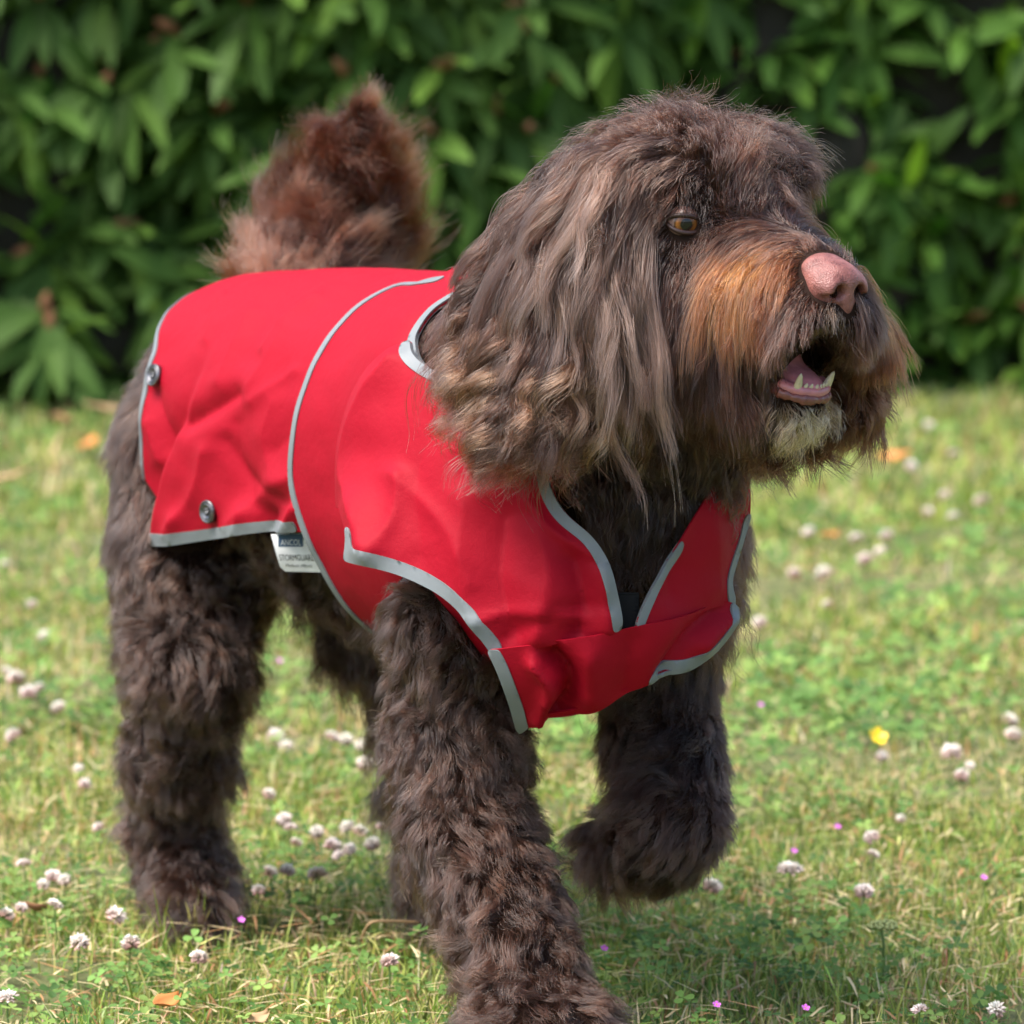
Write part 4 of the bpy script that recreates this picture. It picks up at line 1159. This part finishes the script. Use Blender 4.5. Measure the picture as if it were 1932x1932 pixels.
# ------------------------------------------------------------------ flowers and litter on the lawn
t = NT('clover_floret'); oc = t.obj(); sz = t.n('SeparateXYZ', Vector=oc)
mr = t.n('MapRange', Value=sz.outputs[2]); mr.inputs[1].default_value = -.004; mr.inputs[2].default_value = .005
ri = t.n('ObjectInfo').outputs['Random']
low = t.mix(ri, (.36, .14, .10, 1), (.60, .36, .33, 1)); top = t.mix(ri, (.80, .78, .68, 1), (.82, .74, .70, 1))
t.set(Base_Color=t.mix(mr.outputs[0], low, top), Roughness=.7, Subsurface_Weight=0.)
FLORET = t.m
STEM = simple('flower_stem', (.10, .17, .04), .7)
def floret_head(seed, r=.0078, n=52, flat=.85, low=-.45):
    rg = np.random.default_rng(seed); V = []; F = []
    for k in range(n):
        z = 1 - (k + .5) / n * (1 - low); ph = k * 2.39996 + rg.normal() * .15; s = math.sqrt(max(1 - z * z, 0))
        d = np.array((s * math.cos(ph), s * math.sin(ph), z)); d[2] -= .15 * (z < -.1); d = unit(d)
        L = r * (.9 + .25 * rg.random()); e1 = unit(np.cross(d, (.3, .5, .81))); e2 = np.cross(d, e1); w = r * .17
        b = len(V); c0, c1, c2 = d * r * .25, d * L * .72, d * L
        for a in (0, 2.09, 4.19): V.append((c0 + (e1 * math.cos(a) + e2 * math.sin(a)) * w * .5) * (1, 1, flat))
        for a in (0, 2.09, 4.19): V.append((c1 + (e1 * math.cos(a) + e2 * math.sin(a)) * w * 1.1) * (1, 1, flat))
        V.append((c2 + e1 * w * .6) * (1, 1, flat))
        for i in range(3): j = (i + 1) % 3; F += [(b + i, b + j, b + 3 + j, b + 3 + i), (b + 3 + i, b + 3 + j, b + 6)]
    return np.array(V), F
heads = []
for sd_i in range(4):
    V, F = floret_head(sd_i, flat=(.85, .9, .7, .8)[sd_i], low=(-.5, -.6, -.2, -.75)[sd_i])
    me = bpy.data.meshes.new('flower_head'); me.from_pydata([tuple(x) for x in V], [], F); me.materials.append(FLORET); heads.append(me)
V, F = tube([(0, 0, -.045), (.002, 0, -.025), (0, 0, -.002)], [.0007, .0006, .0006], 5)
stem_me = bpy.data.meshes.new('stem'); stem_me.from_pydata([tuple(x) for x in V], [], F); stem_me.materials.append(STEM)
def put(name, me, parent, loc=(0, 0, 0), rot=(0, 0, 0), sc=1.):
    o = bpy.data.objects.new(name, me); COL.objects.link(o); o.parent = parent; o.location = loc; o.rotation_euler = rot; o.scale = (sc,) * 3
    return o
CLOVER = [(30, 1280, 40), (54, 1308, 38), (14, 1268, 30), (110, 1335, 34), (25, 1387, 34), (75, 1298, 24), (45, 1630, 32), (100, 1652, 34), (82, 1668, 28), (122, 1660, 30), (103, 1707, 34), (220, 1727, 44), (150, 1777, 42),
          (246, 1780, 40), (14, 1882, 44), (375, 1806, 40), (12, 1726, 36), (160, 1480, 28), (148, 1450, 24), (508, 1498, 30), (520, 1390, 40), (536, 1546, 34), (548, 1562, 30), (540, 1408, 30), (626, 1390, 30), (652, 1396, 32), (682, 1406, 30),
          (688, 1440, 36), (628, 1596, 40), (598, 1570, 32), (598, 1650, 46), (510, 1645, 34), (542, 1642, 34), (488, 1680, 30), (655, 1560, 34), (702, 1592, 36), (680, 1568, 32), (660, 1602, 28), (640, 1614, 30), (735, 1812, 40), (84, 1200, 28),
          (60, 1140, 22), (10, 1065, 22), (1500, 1082, 30), (1553, 1082, 36), (1632, 1056, 32), (1660, 1040, 26), (1525, 1004, 28), (1616, 1016, 28), (1672, 1010, 26), (1800, 975, 28), (1851, 945, 32), (1750, 966, 24), (1434, 1175, 32), (1490, 1642, 54),
          (1630, 1682, 44), (1795, 1420, 44), (1815, 1464, 34), (1830, 1445, 24), (1906, 1358, 34), (1912, 1386, 36), (1644, 1580, 34), (1648, 1612, 28), (1345, 1672, 42), (1664, 1426, 26), (1720, 880, 26), (1800, 856, 22), (1752, 803, 24), (1780, 935, 24),
          (1700, 1545, 22), (1560, 1140, 22), (40, 1712, 28), (185, 1560, 24), (1880, 1905, 40), (1735, 1905, 36), (560, 1590, 26), (720, 1560, 26)]
BIG = 44
for i, (u, v, w) in enumerate(CLOVER):
    z = random.uniform(.016, .034); p = ground_at(u, v, z)
    e_ = empty('clover_flower', tuple(p - (0, 0, z)))
    if v > 1830 or (u > 1300 and v > 1300): lb = 'white clover flower in the near grass in front of the lifted forepaw'
    elif u > 1300: lb = 'white clover flower in the far loose group around the curled orange leaf'
    elif u > 450: lb = 'white clover flower in the patch between the hind leg and the forelegs of the dog'
    elif v > 1400: lb = 'white clover flower in the grass beside the hind paw of the dog'
    else: lb = 'white clover flower on the open grass behind the hind leg of the dog'
    tag(e_, lb, 'clover flower', 'white clover flowers scattered over the lawn')
    h = put('flower_head', heads[i % 4], e_, (0, 0, z), (random.uniform(-.5, .5), random.uniform(-.5, .5), random.uniform(0, 6)), px(w, p[1]) / .0156 * .98)
    put('stem', stem_me, e_, (0, 0, z), (0, 0, random.uniform(0, 6)), 1)
def petal_flower(name, u, v, r, col, label, cat, group, npet=5, tilt=(.6, .2), z=.034, cup=.35, centre=(.55, .4, .05)):
    p = ground_at(u, v, z); e_ = empty(name, tuple(p - (0, 0, z)))
    tag(e_, label, cat, group)
    rot = Matrix.Rotation(tilt[0], 3, 'X') @ Matrix.Rotation(tilt[1], 3, 'Y')
    for k in range(npet):
        a = k * 2 * math.pi / npet + .3; V = []
        for x_, y_, z_ in ((0, 0, 0), (.4, .28, cup * .3), (.8, .42, cup * .7), (1., .22, cup), (1.02, 0, cup * .9), (1., -.22, cup), (.8, -.42, cup * .7), (.4, -.28, cup * .3)):
            q = Vector((x_ * math.cos(a) - y_ * math.sin(a), x_ * math.sin(a) + y_ * math.cos(a), z_)) * r
            V.append(tuple(rot @ q + Vector((0, 0, z))))
        mesh_obj('petal', V, [(0, i, i + 1) for i in range(1, 7)], col, e_)
    V, F = lathe([(r * .2, 0), (r * .22, r * .12), (r * .1, r * .22), (.00005, r * .24)], 8)
    mesh_obj('flower_centre', [tuple(rot @ Vector(x) + Vector((0, 0, z))) for x in V], F, simple(name + '_centre', centre), e_)
    put('stem', stem_me, e_, (0, 0, z - .002), (0, 0, 0), .6)
PINK = simple('pink_petal', (.58, .12, .55), .6); YEL = simple('yellow_petal', (.90, .60, .01), .4)
for u, v in ((528, 1247), (1580, 1560), (1498, 1606), (1856, 1656), (1435, 1330), (1352, 1896), (1520, 1902), (1140, 1790), (455, 1736)):
    petal_flower('pink_flower', u, v, .0028, PINK, 'tiny pink five petalled flower low in the lawn grass', 'wild flower', 'tiny pink flowers in the lawn')
petal_flower('yellow_flower', 1655, 1392, .0085, YEL, 'single small yellow flower on the lawn', 'wild flower', None, 5, (.8, .3), .042, .5)
def dry_leaf(u, v, L, W, az, col, label, grp=None, curl=.4, z=.016):
    p = ground_at(u, v, z); V = []; F = []; n = 7
    for i in range(n + 1):
        s = i / n; w = W * math.sin(math.pi * (s * .92 + .04)) ** .8
        for k, y_ in enumerate((-.5, -.25, 0, .25, .5)):
            V.append(((s - .5) * L, y_ * w, curl * (y_ * y_) * W * 1.6 + curl * L * .35 * (s - .5) ** 2 * 2 + .001 * math.sin(9 * s + k)))
    for i in range(n):
        for k in range(4): q = i * 5 + k; F.append((q, q + 1, q + 6, q + 5))
    o = mesh_obj('fallen_leaf', V, F, col); o.location = p; o.rotation_euler = (random.uniform(-.3, .5), random.uniform(-.3, .3), az)
    md = o.modifiers.new('thickness', 'SOLIDIFY'); md.thickness = .0005
    tag(o, label, 'leaf', grp)
ORL = simple('orange_leaf', (.50, .19, .05), .7); TANL = simple('tan_leaf', (.42, .27, .14), .8); BRL = simple('brown_leaf', (.22, .10, .045), .8)
dry_leaf(1565, 1012, .030, .022, .6, ORL, 'curled orange fallen leaf among white clover flowers on the lawn')
dry_leaf(313, 1892, .028, .014, 1.0, ORL, 'small torn orange leaf caught in the grass below the hind paw')
dry_leaf(215, 778, .11, .045, .3, TANL, 'pale tan fallen leaf lying at the foot of the hedge')
dry_leaf(1685, 862, .055, .022, .1, ORL, 'long orange brown leaf on the far grass beside the dog')
dry_leaf(60, 1716, .036, .018, 2.2, BRL, 'curled brown leaf low in the grass by the clover')
dry_leaf(120, 798, .10, .04, 2.0, BRL, 'brown fallen leaf on the grass edge by the hedge')
dry_leaf(15, 905, .09, .035, .2, TANL, 'tan fallen leaf out on the open far grass')
dry_leaf(165, 843, .07, .03, 1.2, ORL, 'small orange leaf on the far grass behind the dog')
dry_leaf(485, 1925, .022, .012, .9, TANL, 'tiny tan leaf scrap in the grass beside the forepaw')
# a dry bent stalk and a greenish seed head
a, b, c, d = ground_at(680, 1775, .004), ground_at(698, 1742, .02), ground_at(735, 1738, .02), ground_at(790, 1740, .016)
V, F = tube(spline([a, b, c, d], 5) - a, .0011, 6)
o = mesh_obj('dry_stalk', V, F, TANL); o.location = a; tag(o, 'dry bent straw stalk lying in the grass behind the forepaw', 'stalk')
p = ground_at(1665, 1840, 0.); e_ = empty('seed_head_plant', tuple(p)); tag(e_, 'green yarrow plant with a flat budding head in the lawn', 'wild plant')
BUD = simple('bud', (.30, .33, .12), .8)
V, F = tube([(0, 0, 0), (.001, .002, .02), (-.001, 0, .034)], [.0013, .0011, .0011], 6); mesh_obj('stem', V, F, STEM, e_)
for k in range(34):
    r = .011 * math.sqrt((k + .5) / 34); a = k * 2.4; v, f = lathe([(.0006, -.001), (.0017, .0005), (.0017, .0016), (.0005, .0026)], 6)
    mesh_obj('bud', v + (r * math.cos(a), r * math.sin(a), .037 + random.uniform(-.001, .001) - r * r * 20), f, BUD, e_)

# ------------------------------------------------------------------ the hedge: two evergreen shrubs
def hedge_y(x): return 7.95 + .24 * x
t = NT('bed_soil'); oc = t.obj()
t.set(Base_Color=t.ramp(t.noise(30, 5, .7, oc), [(.3, (.012, .009, .006)), (.7, (.05, .034, .022))]), Roughness=1., Normal=t.bump(t.noise(60, 4, vec=oc), .8, .02))
xs = np.linspace(-8, 8, 40); V = []
for x in xs: V += [(x, hedge_y(x) + .02 + .05 * math.sin(7 * x) + .03 * math.sin(17 * x), -.004), (x, hedge_y(x) + .6, .02), (x, hedge_y(x) + 5, .02)]
F = np.array([(i * 3 + k, i * 3 + 3 + k, i * 3 + 4 + k, i * 3 + 1 + k) for i in range(39) for k in (0, 1)])
bed = mesh_obj('planting_bed', V, F, t.m); tag(bed, kind='structure')
def leaf_mesh(seed, slim):
    rg = np.random.default_rng(seed); n = 6; V = []; F = []
    droop = rg.uniform(.10, .32); tw = rg.uniform(-.2, .2)
    for i in range(n + 1):
        s = i / n; w = slim * (math.sin(math.pi * min(s * .93 + .03, 1)) ** .75) * (1.1 - .25 * s); z = -droop * s * s
        V += [(s, -w, z + .09 * w / slim * .25 + tw * s * w * .4), (s, 0, z), (s, w, z + .09 * w / slim * .25 - tw * s * w * .4)]
    for i in range(n):
        q = i * 3; F += [(q, q + 1, q + 4, q + 3), (q + 1, q + 2, q + 5, q + 4)]
    return np.array(V), F
def shrub_material(name, dark, mid, light, rough):
    t = NT(name); oi = t.n('ObjectInfo'); ge = t.n('NewGeometry')
    r = t.n('Math', _operation='FRACT'); ad = t.n('Math', _operation='ADD'); t.put(ad.inputs[0], oi.outputs['Random']); t.put(ad.inputs[1], ge.outputs['Random Per Island']); t.put(r.inputs[0], ad.outputs[0])
    c = t.ramp(r.outputs[0], [(0, dark), (.45, mid), (.8, mid), (1, light)])
    back = t.mix(.5, c, (.10, .16, .04, 1))
    c2 = t.mix(ge.outputs['Backfacing'], c, back)
    t.set(Base_Color=c2, Roughness=rough, Specular_IOR_Level=.15)
    tr = t.n('BsdfTranslucent'); t.put(tr.inputs['Color'], c)
    mx = t.n('MixShader'); mx.inputs[0].default_value = .30
    t.put(mx.inputs[1], t.b.outputs[0]); t.put(mx.inputs[2], tr.outputs[0]); t.put(t.out.inputs['Surface'], mx.outputs[0])
    return t.m
BARK = simple('shrub_bark', (.27, .115, .055), .85); GAP_DARK = simple('gap_shade', (.018, .016, .010), 1.)  # the second colour paints the gaps between leaves near black, as shade
def shrub(name, label, x0, x1, mat, slim, Lr, lean, dens, seed):
    rg = np.random.default_rng(seed); cx = (x0 + x1) / 2
    root = empty(name, (cx, hedge_y(cx) + .6, 0)); tag(root, label, 'shrub'); ro = np.array(root.location)
    temps = [leaf_mesh(seed * 10 + k, slim) for k in range(5)]
    inst = []; twigs = []
    ros = []
    for layer, (dep, dn, ztop) in enumerate(((0., dens, 1.15), (.16, dens * .9, 1.2), (.36, dens * .8, 1.3), (.05, dens * .35, 2.5))):
        m = int(dn * (x1 - x0) * ztop)
        for k in range(m):
            x = rg.uniform(x0, x1); z = rg.uniform(.0, ztop) if layer < 3 else rg.uniform(1.1, 2.5)
            y = hedge_y(x) + .10 * math.sin(3.1 * x + seed) * (z > .2) + dep + rg.uniform(-.10, .12) + (.10 if z < .12 else 0) + .25 * max(z - 1.3, 0)
            ros.append((x, y, max(z, .04), layer))
    for x, y, z, layer in ros:
        c = np.array((x, y, z)); ax = unit(np.array((rg.normal() * .5 + lean[0], -.8 + rg.normal() * .25, .45 + rg.normal() * .35)))
        if layer < 1 and rg.random() < .4: twigs.append((c + (rg.uniform(-.06, .06), .28, rg.uniform(-.22, -.06)), c - ax * .01, c + ax * .045))
        e1 = unit(np.cross(ax, (0, 0, 1.))); e2 = np.cross(ax, e1); n = rg.integers(5, 9); ph = rg.random() * 6.28
        for k in range(n):
            a = ph + k * 6.283 / n + rg.normal() * .2
            d = unit(e1 * math.cos(a) + e2 * math.sin(a) + ax * rg.uniform(.1, .7) + np.array((lean[0] * .6, -.15, -lean[1] * rg.uniform(.5, 1.4))))
            L = rg.uniform(*Lr); nn = unit(np.array((0, -.55, .8)) + .3 * rg.normal(size=3)); nn = unit(nn - (nn @ d) * d); s_ = np.cross(nn, d)
            M = np.stack([d * L, s_ * L, nn * L], 1)
            inst.append((M, c + d * .012, rg.integers(0, 5), layer))
    # the 300 leaves that show largest are parts of their own, the rest one mass
    cen = np.array([i[1] + i[0][:, 0] * .5 for i in inst]); uvp = project(cen); lay = np.array([i[3] for i in inst])
    vis = (uvp[:, 0] > -40) & (uvp[:, 0] < U + 40) & (uvp[:, 1] > -40) & (uvp[:, 1] < 800)
    score = np.where(vis, 10 - cen[:, 1] + hedge_y(cen[:, 0]) * .999, -9)
    order = np.argsort(-score); top = set(order[:300].tolist())
    mes = []
    for V, F in temps:
        me = bpy.data.meshes.new('leaf'); me.from_pydata([tuple(v) for v in V], [], F); me.materials.append(mat)
        for q in me.polygons: q.use_smooth = True
        mes.append(me)
    V = []; F = []; o = 0
    for i, (M, c, k, l) in enumerate(inst):
        if i in top:
            ob = bpy.data.objects.new('leaf', mes[k]); COL.objects.link(ob); ob.parent = root
            q = c - ro
            ob.matrix_local = Matrix(((M[0, 0], M[0, 1], M[0, 2], q[0]), (M[1, 0], M[1, 1], M[1, 2], q[1]), (M[2, 0], M[2, 1], M[2, 2], q[2]), (0, 0, 0, 1)))
        else:
            tv, tf_ = temps[k]; V.append(tv @ M.T + c - ro); F.append(np.array(tf_) + o); o += len(tv)
    fo = mesh_obj('foliage', np.vstack(V), np.vstack(F), mat, root); fo['kind'] = 'stuff'
    for a, b, c in twigs:
        v, f = tube(spline([a, (a + b) / 2 + (0, 0, .03), b, c], 3) - ro, np.r_[np.linspace(.006, .0045, 6), .008, .011, .010, .003], 6)
        mesh_obj('branch', v, f, BARK, root)
    # dark backing added to stand for shade in the leaf gaps, and the stems
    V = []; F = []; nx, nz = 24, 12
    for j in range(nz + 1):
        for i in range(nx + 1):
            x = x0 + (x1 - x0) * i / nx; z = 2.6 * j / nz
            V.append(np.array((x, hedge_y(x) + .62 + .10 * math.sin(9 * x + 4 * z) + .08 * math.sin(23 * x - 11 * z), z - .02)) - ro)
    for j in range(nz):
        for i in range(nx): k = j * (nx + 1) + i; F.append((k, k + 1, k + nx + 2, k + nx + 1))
    th = mesh_obj('dark_backing', V, F, GAP_DARK, root); th.modifiers.new('thickness', 'SOLIDIFY').thickness = -.5
    for k in range(5):
        x = x0 + (x1 - x0) * (k + .5) / 5; pts = [(x, hedge_y(x) + .5, 0), (x + rg.normal() * .06, hedge_y(x) + .45, .5), (x + rg.normal() * .1, hedge_y(x) + .4, 1.2)]
        v, f = tube(spline(pts, 4) - ro, np.linspace(.022, .01, 9), 7); mesh_obj('stem', v, f, BARK, root)
LA = shrub_material('rhododendron_leaf', (.020, .064, .009), (.054, .145, .018), (.17, .32, .032), .55)
LB = shrub_material('laurel_leaf', (.020, .074, .007), (.066, .19, .015), (.22, .42, .028), .48)
shrub('rhododendron_shrub', 'rhododendron shrub with drooping dull green leaves and brown stem tips behind the tail', -2.2, .22, LA, .135, (.115, .175), (-.15, .8), 250, 5)
shrub('laurel_shrub', 'laurel shrub with glossy brighter green leaves behind the head of the dog', .22, 2.4, LB, .15, (.105, .165), (.25, .45), 270, 6)
